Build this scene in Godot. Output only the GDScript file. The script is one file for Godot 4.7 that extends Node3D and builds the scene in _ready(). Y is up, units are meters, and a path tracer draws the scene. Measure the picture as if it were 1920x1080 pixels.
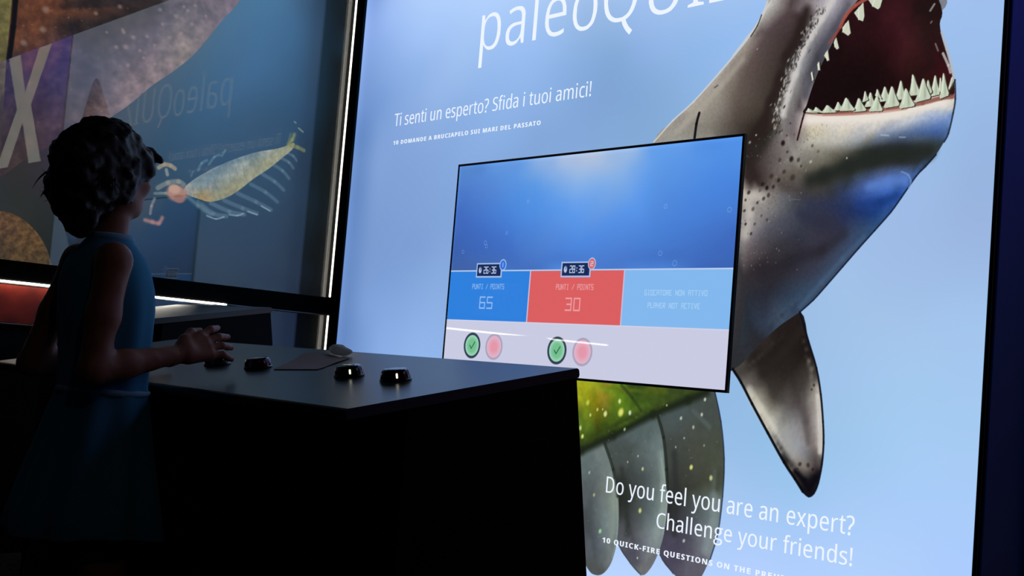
extends Node3D
# A dark museum hall: a backlit quiz panel with a television in front of it, a glazed showcase at a right angle
# to it, two sloping consoles and a girl. Floor at y = 0, metres; the panel faces +z, the showcase faces +x.

const LIFT := 1.27            # the prints below are drawn about the television's centre, this high above the floor
const PANEL_X0 := -1.64
const PANEL_X1 := 1.52
const PANEL_TOP := 1.62
const PANEL_Z := -0.1
const GLASS_X := -1.815

# --- the prints, in millimetres: x, y[, colour] -------------------------------------------------------------
const LB_SKY := [-1655,1218,105,140,205,-1584,1207,150,182,242,-1649,514,92,128,188,-1518,504,130,162,216,-1618,-227,98,132,190,-1526,-128,122,156,212,-801,1113,178,210,255,-1234,1054,165,198,250,-439,850,152,190,242,9,749,128,166,214,-223,554,132,168,218,-1276,797,136,172,226,-1230,484,130,164,216,-1409,64,122,156,210,-1365,-221,132,167,224,-1003,-303,146,183,236,-1092,59,126,160,214,-889,190,130,164,216,156,614,130,168,214,210,838,150,186,236,574,784,150,190,240,1470,665,160,192,238,1436,442,155,190,230,1445,291,150,178,222,1390,143,155,182,225,1265,-7,160,188,230,1098,-165,164,196,234,1414,-232,165,200,240,1296,-463,165,205,242,1127,-556,160,200,238,848,-666,152,196,236,734,-545,150,190,230,1312,-687,170,205,250,1451,-813,172,205,255,967,-908,178,208,255,801,-837,172,205,250,418,-1016,185,212,255,-1200,1450,196,222,255,-300,1400,205,226,255,600,1450,215,228,252,1300,1450,205,220,250,0,-1150,190,215,255,1200,-1150,190,215,255,-1200,-1000,150,186,238,-600,-600,150,186,238]
const BODY := [237,438,323,506,409,562,518,652,622,746,675,817,693,858,702,906,790,1000,930,1160,1070,1270,1180,1120,1260,950,1341,775,1325,726,1326,687,1333,655,1353,613,1369,565,1382,525,1387,470,1383,429,1372,372,1360,349,1337,314,1306,282,1278,256,1234,196,1202,154,1152,102,1101,50,1049,-5,996,-61,952,-106,905,-144,829,-191,751,-257,664,-333,499,-391,319,-256,199,191]
const BODY_C := [410,549,172,164,152,497,622,168,160,150,623,732,155,145,135,685,820,176,174,168,703,862,205,205,200,416,490,138,132,124,526,555,142,136,127,488,468,130,125,116,328,449,155,152,144,374,479,150,146,138,630,651,97,84,80,593,566,102,92,84,707,764,86,72,74,787,822,82,68,70,664,767,104,94,90,561,677,150,142,132,841,787,52,40,40,833,711,50,40,38,759,652,62,52,48,786,570,46,38,34,728,516,62,54,48,691,450,40,34,30,651,404,44,38,34,764,469,58,50,44,736,420,44,40,36,601,476,80,70,64,941,813,196,192,198,912,776,176,172,176,988,802,124,120,132,972,758,98,96,108,889,720,140,138,142,934,703,80,80,92,867,658,132,134,140,906,646,56,54,62,830,594,154,152,150,863,587,92,90,98,858,543,98,92,96,814,541,142,140,138,793,489,132,128,124,835,484,112,106,108,790,424,122,116,114,834,420,116,106,108,853,503,80,70,74,881,463,226,214,208,976,457,226,218,212,1091,442,222,216,210,1199,445,220,214,206,1302,462,224,218,208,1361,455,216,212,202,910,426,208,198,172,1018,412,216,206,190,1130,410,206,202,196,1236,417,192,196,204,1322,423,150,170,205,1372,410,112,142,196,906,393,192,188,174,1001,380,186,184,176,1077,379,160,165,170,1150,384,120,135,160,1238,384,86,106,142,1324,384,70,100,160,1367,373,72,100,150,945,352,136,132,122,864,366,152,148,140,1023,337,84,82,72,1098,345,48,53,48,1170,349,43,46,48,1241,344,42,46,52,1310,347,58,68,73,1347,341,50,60,65,1279,298,45,48,48,1209,304,48,50,52,1137,303,44,46,40,1064,292,50,52,40,990,279,60,60,48,912,276,78,74,64,850,300,105,98,90,1211,268,80,105,160,1251,250,86,122,192,1158,263,80,100,150,1105,241,72,96,152,1178,230,80,120,200,1249,233,70,110,190,1233,204,45,85,160,1181,189,35,75,150,1108,202,50,80,150,1033,213,48,60,95,1148,153,30,60,120,1074,162,35,50,95,997,182,45,52,80,1184,158,45,80,140,1151,111,50,80,120,934,241,68,64,60,875,231,68,64,66,815,217,102,102,106,918,192,50,55,75,840,165,75,78,90,756,186,132,128,126,671,224,184,176,168,713,236,166,160,152,672,172,154,148,146,698,119,140,135,138,665,102,158,152,150,761,117,85,85,95,885,113,55,58,72,1003,109,52,50,66,1078,104,55,68,95,1045,43,60,72,97,969,45,55,52,65,890,46,48,46,56,788,48,56,53,58,684,33,95,85,88,729,-2,48,42,46,681,-36,52,48,52,835,-20,45,42,50,935,-20,55,58,75,998,-31,58,76,100,925,-86,56,76,100,862,-103,50,65,86,778,-79,42,42,52,696,-105,42,46,56,830,-154,62,78,98,767,-193,50,60,78,702,-174,40,46,56,686,-243,46,52,60,749,-232,42,42,48,669,-298,44,46,50,661,347,38,34,32,701,327,60,50,50,741,359,85,76,76,705,288,52,42,42,674,273,52,40,40,766,319,98,90,88,826,335,126,120,116,769,279,98,88,84,813,251,78,70,66,728,263,66,56,54,777,233,122,116,112,708,370,48,42,40,850,1050,70,60,58,1000,1180,60,52,50,1100,1200,48,42,42,1150,1050,60,52,50]
const FIN := [905,-141,944,-234,979,-313,1001,-392,1015,-472,1022,-535,1021,-598,1012,-655,999,-687,981,-699,959,-687,927,-652,883,-607,815,-524,746,-438,697,-374,659,-333,664,-243,784,-155]
const FIN_C := [907,-169,35,28,28,873,-236,34,28,26,756,-308,38,32,30,802,-369,52,48,44,881,-335,42,36,34,935,-267,32,26,24,952,-331,62,58,52,988,-393,172,166,156,1005,-472,204,200,194,1015,-548,192,186,180,719,-381,118,112,106,762,-434,190,186,170,817,-491,204,202,188,827,-412,64,60,54,879,-434,92,88,86,928,-430,78,72,72,859,-504,152,152,147,914,-496,142,142,144,963,-476,110,102,102,883,-561,160,160,158,938,-556,148,152,158,986,-538,128,118,116,922,-599,142,136,130,1004,-597,70,62,60,963,-617,124,116,108,970,-655,22,20,24,941,-642,50,44,44,1003,-632,22,18,24,980,-683,20,18,24,891,-599,36,32,32,682,-346,70,66,62]
const MOUTH := [1048,819,1013,785,987,747,962,696,934,646,910,598,892,550,878,504,869,481,936,471,994,468,1051,468,1125,470,1197,475,1267,480,1334,487,1380,479,1378,525,1361,586,1338,642,1324,695,1324,750,1230,930,1130,1060,1000,1000,1097,870]
const MOUTH_C := [963,625,28,14,16,931,528,24,12,14,1071,709,40,18,22,1180,725,58,24,30,1223,655,64,28,32,1134,603,30,14,16,1083,544,22,12,14,1206,597,54,24,26,1288,677,40,24,24,1315,579,40,20,20,1347,544,60,18,24,1211,529,36,16,18,1284,741,34,20,20,1050,482,30,16,18,1158,648,44,18,22,1367,499,50,26,24,1262,555,40,20,20]
const TEETH := [[1055,467,1067,507,1092,467],[1094,478,1107,520,1123,478],[1142,489,1155,532,1173,490],[1196,488,1208,544,1224,490],[1243,497,1246,558,1272,497],[1309,487,1319,546,1334,490],[1083,494,1088,526,1099,498],[1126,507,1130,527,1145,497],[1292,488,1297,535,1310,497],[1334,493,1336,538,1345,504],[1361,490,1373,535,1379,522],[1111,463,1130,506,1148,461],[1162,469,1179,530,1203,471],[1214,462,1226,518,1254,464],[1265,476,1281,541,1304,481],[1341,478,1345,549,1363,484],[881,483,886,494,918,476],[907,482,914,495,941,475],[941,475,955,497,986,472],[984,478,994,503,1011,477],[1007,475,1022,513,1051,472],[1031,775,1062,803,1069,759,1065,743,1049,751],[1075,813,1129,803,1122,777,1115,772,1095,785],[992,735,1013,756,1024,713,1015,706,994,721],[964,692,972,709,985,672,977,668,969,678],[931,656,944,673,952,638,945,638],[908,631,915,640,921,610,913,613],[886,605,891,611,899,583,894,582]]
const STROKES := [[8,168,84,72,0.90,[1086,816,1035,798,1002,770,985,739]],[6,150,70,62,0.80,[989,742,968,715,948,694]],[9,140,84,74,0.90,[946,472,1052,464,1126,465,1215,465,1285,469,1343,477,1378,477]],[4,190,140,126,0.70,[880,480,946,467,1052,459,1144,456,1233,457]],[4,40,14,18,0.90,[875,492,867,464,861,438,852,398]],[5,178,186,196,0.90,[1332,670,1351,618,1371,560,1380,525]],[5,196,196,196,0.80,[1340,607,1359,570,1367,548]],[4,170,174,170,0.70,[1291,740,1303,757]],[3,150,150,146,0.60,[1295,703,1298,707]],[3,150,150,150,0.60,[1314,639,1324,617]],[7,14,12,16,0.95,[439,524,430,488,426,434]],[3,70,66,60,0.70,[499,605,512,611]],[4,212,210,206,0.80,[240,442,322,510,409,566,517,656,621,750,676,822,698,871]],[3,210,206,200,0.80,[567,704,621,759,671,805,701,857]],[3,50,44,42,0.80,[638,760,662,792,676,825]],[3,34,40,54,0.90,[1382,525,1387,470,1383,429,1372,372,1360,349]],[3,18,26,44,0.90,[1337,314,1306,282,1278,256,1234,196,1202,154,1152,102,1101,50,1049,-5,996,-61,952,-106,905,-144]],[4,16,18,26,0.95,[905,-144,944,-234,979,-313,1001,-392,1015,-472,1022,-535,1021,-598,1012,-655,999,-687,981,-699,959,-687]],[6,10,10,14,0.95,[659,-333,697,-374,746,-438,815,-524,883,-607,927,-652,959,-687]],[4,190,184,176,0.60,[993,-409,1007,-488,1009,-568]],[3,90,96,110,0.60,[802,226,836,211,877,207]],[3,180,186,196,0.60,[1153,387,1178,383]],[3,160,168,186,0.60,[1215,375,1234,373]],[3,120,150,205,0.70,[1229,272,1252,261,1262,241,1256,223]]]
const DABS := [736,217,4,70,64,60,696,185,4,90,84,80,712,205,3,60,54,52,771,253,4,50,42,40,809,299,4,60,54,52,760,288,5,58,48,46,816,362,3,70,60,58,789,338,4,70,62,60,662,181,3,60,56,54,707,136,3,80,74,72,755,148,3,70,66,68,797,392,5,30,14,14,834,338,5,30,26,26,861,333,4,70,64,60,843,278,6,62,52,46,790,273,4,40,32,30,746,251,4,26,20,20,728,264,4,36,28,28,674,240,4,50,46,44,754,227,4,60,54,52,670,137,3,44,40,40,695,105,3,50,46,46,732,162,3,90,84,80,719,246,4,96,90,86,688,427,2,190,186,180,664,405,3,150,146,142,810,415,2,80,50,48,821,453,2,60,50,50,1039,326,2,170,176,170,908,324,3,178,176,168,910,374,3,90,88,76,933,354,3,100,96,86,873,313,3,70,64,58,663,216,3,70,66,64,690,288,5,48,36,36,665,294,5,50,38,40,668,713,2,150,140,140,942,-607,4,60,54,50,972,-607,4,56,50,48,990,-618,3,40,34,34,934,-624,3,50,46,44,974,-365,3,60,56,52,967,-379,2,50,46,42]
const MOTTLE := [899,812,869,760,848,726,833,685,806,637,785,588,768,538,756,487,769,434]
const LOBE_C := [219,-259,527,-248,566,-334,593,-408,626,-504,650,-621,654,-740,643,-860,618,-948,584,-1014,537,-1039,470,-1016,406,-965,418,-893,424,-786,409,-682,394,-594,356,-508]
const LOBE_C_C := [439,-501,75,86,86,552,-475,70,78,75,517,-583,72,76,68,451,-624,66,70,66,609,-608,72,78,66,595,-696,68,72,60,486,-743,54,57,50,631,-794,112,127,127,518,-844,70,72,82,612,-885,128,138,143,481,-936,74,70,88,554,-976,95,92,105,435,-803,44,44,46]
const LOBE_B := [-24,-461,256,-369,317,-429,356,-504,394,-594,409,-682,424,-786,418,-893,395,-971,362,-1026,329,-1045,277,-1015,216,-963,179,-855,112,-715]
const LOBE_B_C := [276,-569,85,98,98,361,-633,106,120,120,236,-664,72,80,78,317,-728,75,82,84,401,-718,112,127,122,251,-809,54,58,56,352,-831,95,108,110,414,-823,132,147,142,286,-912,85,88,92,371,-900,130,142,145,294,-987,80,80,92,347,-1021,110,112,115,209,-796,40,44,40]
const LOBE_A := [-181,-570,-20,-499,63,-560,115,-624,166,-709,196,-797,208,-887,205,-961,187,-1028,153,-1070,114,-1082,76,-1067,8,-991,-94,-834]
const LOBE_A_C := [30,-705,95,108,108,108,-678,110,122,120,67,-795,85,92,95,173,-800,128,138,128,66,-908,70,76,80,157,-895,120,135,135,115,-993,85,92,100,181,-1001,110,118,118,110,-1068,80,84,84]
const TAIL := [-293,-378,600,-385,551,-417,481,-448,325,-510,151,-591,-2,-662,-163,-725]
const TAIL_C := [-28,-427,168,172,32,32,-419,150,160,36,62,-497,120,114,20,84,-458,150,128,40,162,-452,105,140,32,219,-500,85,115,32,120,-545,68,88,26,16,-573,90,120,36,265,-460,60,85,30,335,-423,82,96,30,433,-434,58,73,35,9,-635,58,73,30,72,-591,52,66,24,242,-434,50,72,28]
const TAIL_STROKES := [[30,30,38,26,0.95,[-136,-715,-2,-660,151,-591,331,-504,481,-445,558,-413]],[9,34,40,34,0.85,[348,-501,385,-577,409,-682,424,-786]],[9,36,42,36,0.80,[110,-621,163,-709,191,-798]],[4,150,165,160,0.50,[382,-649,414,-752,421,-822,413,-894]],[4,140,155,145,0.50,[172,-745,195,-834,204,-925,190,-1009]],[8,44,58,28,0.60,[171,-414,227,-454,274,-496]],[3,30,44,70,0.80,[591,-408,626,-504,650,-621,654,-740,645,-860,619,-952]],[3,60,68,70,0.70,[216,-963,277,-1015,329,-1045]],[3,60,64,74,0.70,[406,-965,470,-1016]]]
const DOTS := [179,-509,7,225,225,110,104,-520,5,215,225,150,30,-530,3,190,210,120,169,-471,4,215,220,150,222,-507,4,200,215,190,63,-508,3,190,200,110,89,-505,2,190,200,110,-2,-609,4,210,225,120,12,-487,5,190,200,70,515,-663,4,215,220,130,301,-692,3,190,200,150,303,-833,4,205,210,130,122,-929,4,150,210,150,79,-808,3,170,175,120,456,-507,3,180,195,180,544,-488,3,190,195,170,553,-438,3,190,200,180,512,-532,3,170,175,150,601,-688,4,190,200,140,476,-571,2,160,170,150,275,-651,2,170,180,160,229,-676,2,160,170,150,47,-733,3,150,165,160,506,-904,3,180,190,190,307,-992,2,190,200,180,203,-566,3,160,175,130,442,-604,2,150,160,140,563,-587,2,140,150,130,389,-469,2,170,180,120,-16,-580,4,190,210,130]
const SHADES := [[66,42,33,31,0.90,[853,811,834,745,790,673,767,598,739,532,712,457,677,412]],[44,202,198,196,0.95,[948,826,912,776,876,725,848,674,825,609,805,551,789,484]],[40,74,74,84,0.60,[1008,802,966,734,930,671,894,600,871,535]],[48,232,224,214,0.95,[893,458,976,454,1090,444,1199,446,1302,462,1352,463]],[84,36,40,37,0.90,[912,265,961,276,1045,300,1136,319,1225,322,1311,325]],[50,88,126,200,0.75,[1124,234,1186,246,1244,246]],[46,28,56,120,0.60,[1091,179,1164,184,1216,203]],[60,38,36,44,0.50,[752,-20,853,13,969,45,1042,92]],[30,72,94,124,0.60,[904,-128,977,-53,1047,18,1117,82]],[50,190,182,174,0.60,[659,221,692,230,732,218]],[44,170,163,152,0.60,[346,472,436,532,526,609,609,685]],[34,46,36,34,0.70,[663,373,685,310,715,265]],[56,188,182,174,0.70,[662,228,685,171,673,102]],[60,46,48,66,0.60,[881,163,963,127,1041,108]],[36,150,146,140,0.50,[817,401,845,351,869,315]]]
const FIN_SHADES := [[56,206,203,188,0.75,[730,-399,776,-454,831,-510]],[60,158,160,160,0.60,[880,-519,917,-577]],[26,212,208,202,0.80,[990,-396,1005,-472,1012,-561]],[60,40,34,32,0.70,[910,-202,855,-270,779,-340]],[36,84,78,78,0.60,[935,-397,952,-477,968,-540]],[30,14,12,18,0.95,[929,-631,962,-656,981,-673,1003,-642]]]
const LOBE_SHADES := [[44,140,155,150,0.60,[380,-631,398,-736,404,-824,384,-907]],[44,136,148,140,0.60,[158,-728,182,-836,178,-947]],[56,128,142,144,0.55,[617,-744,625,-829,598,-918]],[44,44,47,45,0.60,[437,-626,460,-764,462,-887]],[44,44,48,44,0.60,[204,-704,236,-811,252,-918]],[30,92,104,104,0.50,[507,-478,579,-525]]]
const MUR := [-162,1255,18,28,34,-51,1149,26,52,70,65,1121,34,84,120,243,1155,40,96,138,274,921,40,92,132,407,620,31,70,98,28,770,30,66,92,-116,538,16,26,30,-209,817,14,20,24,107,424,28,58,78,631,506,30,66,90,659,50,28,44,54,396,12,28,44,56,124,45,26,42,54,-106,73,14,20,22,-270,249,14,14,14,-303,-60,10,10,12,888,-94,24,34,38,1183,93,34,40,34,1178,250,44,42,36,1287,35,40,46,40,1118,327,52,44,40,375,-180,20,30,36,266,1377,46,108,150,1181,-347,24,24,22,-13,1505,22,44,58]
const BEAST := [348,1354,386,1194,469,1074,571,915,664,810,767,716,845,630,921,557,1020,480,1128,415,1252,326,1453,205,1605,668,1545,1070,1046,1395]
const BEAST_C := [413,1187,110,92,100,513,1112,100,84,92,555,1004,116,100,100,646,886,132,116,108,736,771,128,108,104,854,722,118,98,98,823,893,88,76,86,979,764,74,66,76,892,620,120,100,100,1061,654,60,54,66,1142,547,64,52,56,1218,421,66,50,46,1278,564,60,46,48,691,1068,86,76,80,998,944,44,35,31,1157,906,46,36,31,817,1060,46,37,34,1085,877,44,36,34,1250,928,104,62,42,1305,825,106,64,44,1346,904,96,58,40,1347,397,56,46,40,1348,616,54,46,50,1098,783,56,50,66]  # violet tones put into the print for the mirrored blue panel
const FISH := [568,296,524,344,438,407,336,466,231,516,121,553,66,578,33,595,41,562,88,516,153,454,231,391,294,332,358,285,435,254,501,259,555,270]
const FISH_C := [556,284,150,150,140,495,325,112,132,136,434,371,110,130,134,356,396,140,150,142,280,458,150,158,148,174,514,156,160,146,92,548,150,152,118,463,274,160,136,80,399,291,140,138,100,323,340,146,142,100,247,406,152,150,116,156,479,150,148,106,388,440,84,110,122,257,504,96,118,124,442,321,140,144,134]
const MUR_STROKES := [[14,120,150,160,0.50,[549,261,493,228,429,197]],[10,96,124,140,0.55,[495,245,416,203,349,201]],[10,96,124,140,0.55,[434,249,337,224,260,221]],[10,96,122,138,0.50,[370,271,272,249,195,235]],[10,96,122,138,0.50,[306,313,206,288,124,263]],[9,96,122,138,0.50,[242,365,161,340,94,305]],[9,100,124,136,0.50,[187,421,119,397,66,365]],[8,100,124,136,0.50,[136,475,82,454,44,424]],[7,104,126,134,0.50,[94,512,52,499,26,476]],[6,104,126,134,0.50,[68,542,32,533,12,514]],[4,160,178,186,0.60,[447,189,400,181,362,196]],[4,160,178,186,0.60,[336,210,295,211,266,225]],[4,160,178,186,0.60,[243,238,194,230]],[4,160,178,186,0.60,[176,273,129,257]],[8,120,150,160,0.40,[510,387,497,419,473,437]],[7,120,150,160,0.40,[461,420,438,458,413,472]],[7,120,150,160,0.40,[402,469,388,496]],[5,110,140,150,0.40,[543,353,535,374]],[16,140,140,72,0.80,[66,578,46,608,37,635]],[12,128,130,70,0.70,[52,581,13,578,-23,569]],[5,160,164,130,0.60,[17,669,-8,656]],[4,160,164,130,0.60,[43,695,34,691]],[6,110,120,70,0.50,[67,588,57,636]],[14,150,150,130,0.60,[693,277,648,307,599,320,572,310]],[8,150,156,150,0.50,[705,251,656,259,607,276]],[12,156,140,108,0.85,[698,366,674,384,644,384,622,374]],[10,160,156,140,0.70,[662,362,655,342]],[8,150,140,140,0.60,[703,228,714,193,716,160]],[16,170,120,104,0.85,[737,129,702,125,672,124,659,150]],[4,120,130,110,0.50,[681,260,605,257]]]
const MUR_DABS := [601,267,46,172,126,104,615,284,26,190,150,124,588,245,24,150,104,84]
const MUR_SPOTS := [919,917,14,874,905,16,812,924,12,766,1054,14,689,1044,16,656,1096,12,603,1114,12,945,846,14,903,856,18,839,854,10,925,927,10,747,994,12,656,975,12,885,780,12,774,893,10,709,944,10,610,1028,12,1263,846,20,1259,930,22,1333,774,20,947,1022,16,1048,967,14,636,1082,10,765,812,10,817,828,10,547,1080,10,1402,753,14,994,899,10]
const SHELL := [1479,61,1356,79,1291,71,1221,33,1166,-26,1130,-99,1134,-166,1452,-201]
const SHELL_C := [1308,32,92,68,42,1215,-22,96,72,44,1252,-92,84,66,40,1339,-81,70,56,36,1164,-92,80,64,40]
const OLIVE := [1780,1005,1411,1108,1399,934,1395,693,1377,282,1691,166]
const OLIVE_C := [1444,1011,104,98,58,1409,822,112,106,64,1423,709,96,88,56,1558,807,100,92,56,1409,385,60,54,40,1545,296,50,46,36]
const SEAM := [[26,8,7,6,0.95,[1390,1069,1385,938,1382,828,1385,696]]]

var m := {}
var taken := {}

func _ready() -> void:
	setup_view()
	materials()
	room()
	quiz_panel()
	next_panel()
	showcase()
	television()
	consoles()
	table_things()
	girl()
	added_fill_lamp()

# ------------------------------------------------------------------------------------------------ view, light
func setup_view() -> void:
	var cam := Camera3D.new()
	cam.name = "camera"
	cam.position = Vector3(3.2911, 0.8701, 3.1495)
	cam.rotation = Vector3(0.06534, 0.85591, 0.08129)
	cam.fov = 25.3728
	cam.near = 0.05
	cam.far = 60.0
	add_child(cam)
	cam.current = true
	var env := Environment.new()
	env.background_mode = Environment.BG_COLOR
	env.background_color = Color(0, 0, 0)
	env.tonemap_mode = Environment.TONE_MAPPER_LINEAR
	env.tonemap_exposure = 1.0
	env.sdfgi_enabled = true
	env.ssao_enabled = true
	env.ssil_enabled = true
	var we := WorldEnvironment.new()
	we.name = "world_environment"
	we.environment = env
	add_child(we)
	panel_light("quiz_panel_glow", Vector3((PANEL_X0 + PANEL_X1) / 2, LIFT + 0.2, PANEL_Z + 0.03), Vector2(3.0, 2.6), Color(0.62, 0.77, 1.0), 0.12)

	panel_light("television_glow", Vector3(0, LIFT, 0.02), Vector2(1.4, 0.78), Color(0.55, 0.7, 1.0), 0.02)
	panel_light("strip_glow", Vector3(GLASS_X + 0.07, LIFT - 0.2075, 1.19), Vector2(1.56, 0.01), Color(1.0, 0.98, 0.92), 0.015, -PI / 2)
	panel_light("corner_glow", Vector3(GLASS_X + 0.022, 1.6, PANEL_Z - 0.03), Vector2(0.01, 2.9), Color(1.0, 0.98, 0.92), 0.01)
	panel_light("next_panel_glow", Vector3(3.1, 2.4, PANEL_Z - 0.22), Vector2(2.6, 1.1), Color(0.5, 0.45, 1.0), 0.02)

func panel_light(called: String, at: Vector3, size: Vector2, c: Color, e: float, turn := PI) -> void:
	var l := AreaLight3D.new()
	l.name = called
	l.area_size = size
	l.light_color = c
	l.light_energy = e
	l.shadow_enabled = true
	l.area_range = 12.0
	l.area_attenuation = 2.0
	l.position = at
	l.rotation.y = turn
	add_child(l)

# ------------------------------------------------------------------------------------------------ materials
func mat(key: String, c: Color, rough: float, spec := 0.5, metal := 0.0) -> StandardMaterial3D:
	var s := StandardMaterial3D.new()
	s.resource_name = key
	s.albedo_color = c
	s.roughness = rough
	s.metallic_specular = spec
	s.metallic = metal
	m[key] = s
	return s

func glow(key: String, c: Color, e: float, tex: Texture2D = null) -> StandardMaterial3D:
	var s := mat(key, Color(0.02, 0.02, 0.02), 0.6, 0.3)
	s.emission_enabled = true
	if tex:
		s.emission = Color.BLACK
		s.emission_texture = tex
		s.texture_repeat = false
	else:
		s.emission = c
	s.emission_energy_multiplier = e
	return s

func grain(freq: float, lo: Color, hi: Color, sd: int, px := 256) -> NoiseTexture2D:
	var n := FastNoiseLite.new()
	n.seed = sd
	n.frequency = freq
	n.fractal_octaves = 4
	var t := NoiseTexture2D.new()
	t.width = px
	t.height = px
	t.seamless = true
	t.noise = n
	var g := Gradient.new()
	g.set_color(0, lo)
	g.set_color(1, hi)
	t.color_ramp = g
	return t

func materials() -> void:
	mat("wall_paint", Color(0.32, 0.31, 0.31), 0.85)
	m.wall_paint.albedo_texture = grain(0.02, Color(0.7, 0.7, 0.7), Color(1, 1, 1), 3)
	m.wall_paint.uv1_triplanar = true
	mat("carpet", Color(0.32, 0.31, 0.32), 0.95, 0.2)
	m.carpet.albedo_texture = grain(0.15, Color(0.5, 0.5, 0.5), Color(1, 1, 1), 5)
	m.carpet.uv1_triplanar = true
	mat("black_frame", Color(0.06, 0.06, 0.07), 0.45)
	mat("navy_panel", Color(0.14, 0.40, 0.90), 0.5)
	mat("black_trim", Color(0.035, 0.035, 0.045), 0.3)
	mat("matte_black", Color(0.03, 0.03, 0.035), 0.9, 0.15)
	var top := mat("console_top", Color(0.11, 0.115, 0.125), 0.30)
	top.albedo_texture = grain(0.08, Color(0.75, 0.75, 0.75), Color(1, 1, 1), 9)
	top.uv1_triplanar = true
	top.uv1_scale = Vector3(3, 3, 3)
	mat("console_body", Color(0.05, 0.05, 0.055), 0.75, 0.25)
	mat("button_green", Color(0.05, 0.22, 0.10), 0.06)
	mat("button_red", Color(0.26, 0.05, 0.07), 0.06)
	mat("button_collar", Color(0.05, 0.05, 0.055), 0.25)
	mat("paper", Color(0.62, 0.50, 0.47), 0.7)
	mat("paper_white", Color(0.9, 0.89, 0.86), 0.7)
	m.paper_white.backlight_enabled = true
	m.paper_white.backlight = Color(0.9, 0.9, 0.86)
	var g := mat("glass", Color(0.9, 0.95, 1.0, 0.02), 0.0)
	g.transparency = BaseMaterial3D.TRANSPARENCY_ALPHA
	mat("skin", Color(0.62, 0.40, 0.31), 0.5, 0.4)
	m.skin.subsurf_scatter_enabled = true
	m.skin.subsurf_scatter_strength = 0.1
	mat("hair", Color(0.10, 0.07, 0.055), 0.5, 0.4)
	var d := mat("dress", Color(0.30, 0.62, 0.78), 0.9, 0.2)
	d.albedo_texture = grain(0.2, Color(0.86, 0.86, 0.86), Color(1, 1, 1), 21)
	d.uv1_triplanar = true
	d.uv1_scale = Vector3(12, 12, 12)
	d.rim_enabled = true
	d.rim = 0.3
	mat("dress_trim", Color(0.55, 0.75, 0.85), 0.9, 0.2)
	mat("shoe", Color(0.7, 0.7, 0.72), 0.6)
	mat("eye", Color(0.85, 0.84, 0.82), 0.2)
	glow("fill_lamp_lens", Color(1.0, 0.93, 0.82), 15.0)
	glow("indicator", Color(1.0, 0.97, 0.86), 1.4)
	mat("metal", Color(0.4, 0.4, 0.42), 0.4, 0.5, 0.9)
	glow("led_white", Color(1.0, 0.98, 0.92), 9.0)
	glow("led_upright", Color(1.0, 0.97, 0.9), 3.0)
	glow("letter_white", Color(0.93, 0.96, 1.0), 1.0)

# ------------------------------------------------------------------------------------------------ nodes, meshes
func numbered(called: String) -> String:
	if not taken.has(called):
		taken[called] = 0
		return called
	taken[called] += 1
	return "%s_%03d" % [called, taken[called]]

func thing(called: String, label: String, category: String, at := Vector3.ZERO, turn := 0.0, group := "") -> Node3D:
	var o := Node3D.new()
	o.name = numbered(called)
	add_child(o)
	o.position = at
	o.rotation.y = turn
	tag(o, label, category, group)
	return o

func tag(o: Node, label: String, category: String, group := "") -> void:
	o.set_meta("label", label)
	o.set_meta("category", category)
	if group:
		o.set_meta("group", group)

func part(called: String, mesh: Mesh, material: Material, parent: Node, at := Vector3.ZERO, rot := Vector3.ZERO) -> MeshInstance3D:
	var o := MeshInstance3D.new()
	o.name = called
	o.mesh = mesh
	o.material_override = material
	o.position = at
	o.rotation = rot
	parent.add_child(o, true)
	return o

func struct(called: String, mesh: Mesh, material: Material, at: Vector3, label: String, category: String) -> MeshInstance3D:
	var o := part(numbered(called), mesh, material, self, at)
	o.set_meta("kind", "structure")
	tag(o, label, category)
	return o

func tri(st: SurfaceTool, a: Vector3, b: Vector3, c: Vector3) -> void:
	st.add_vertex(a); st.add_vertex(c); st.add_vertex(b)   # given counter-clockwise, stored clockwise

func quad(st: SurfaceTool, a: Vector3, b: Vector3, c: Vector3, d: Vector3) -> void:
	tri(st, a, b, c); tri(st, a, c, d)

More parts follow.
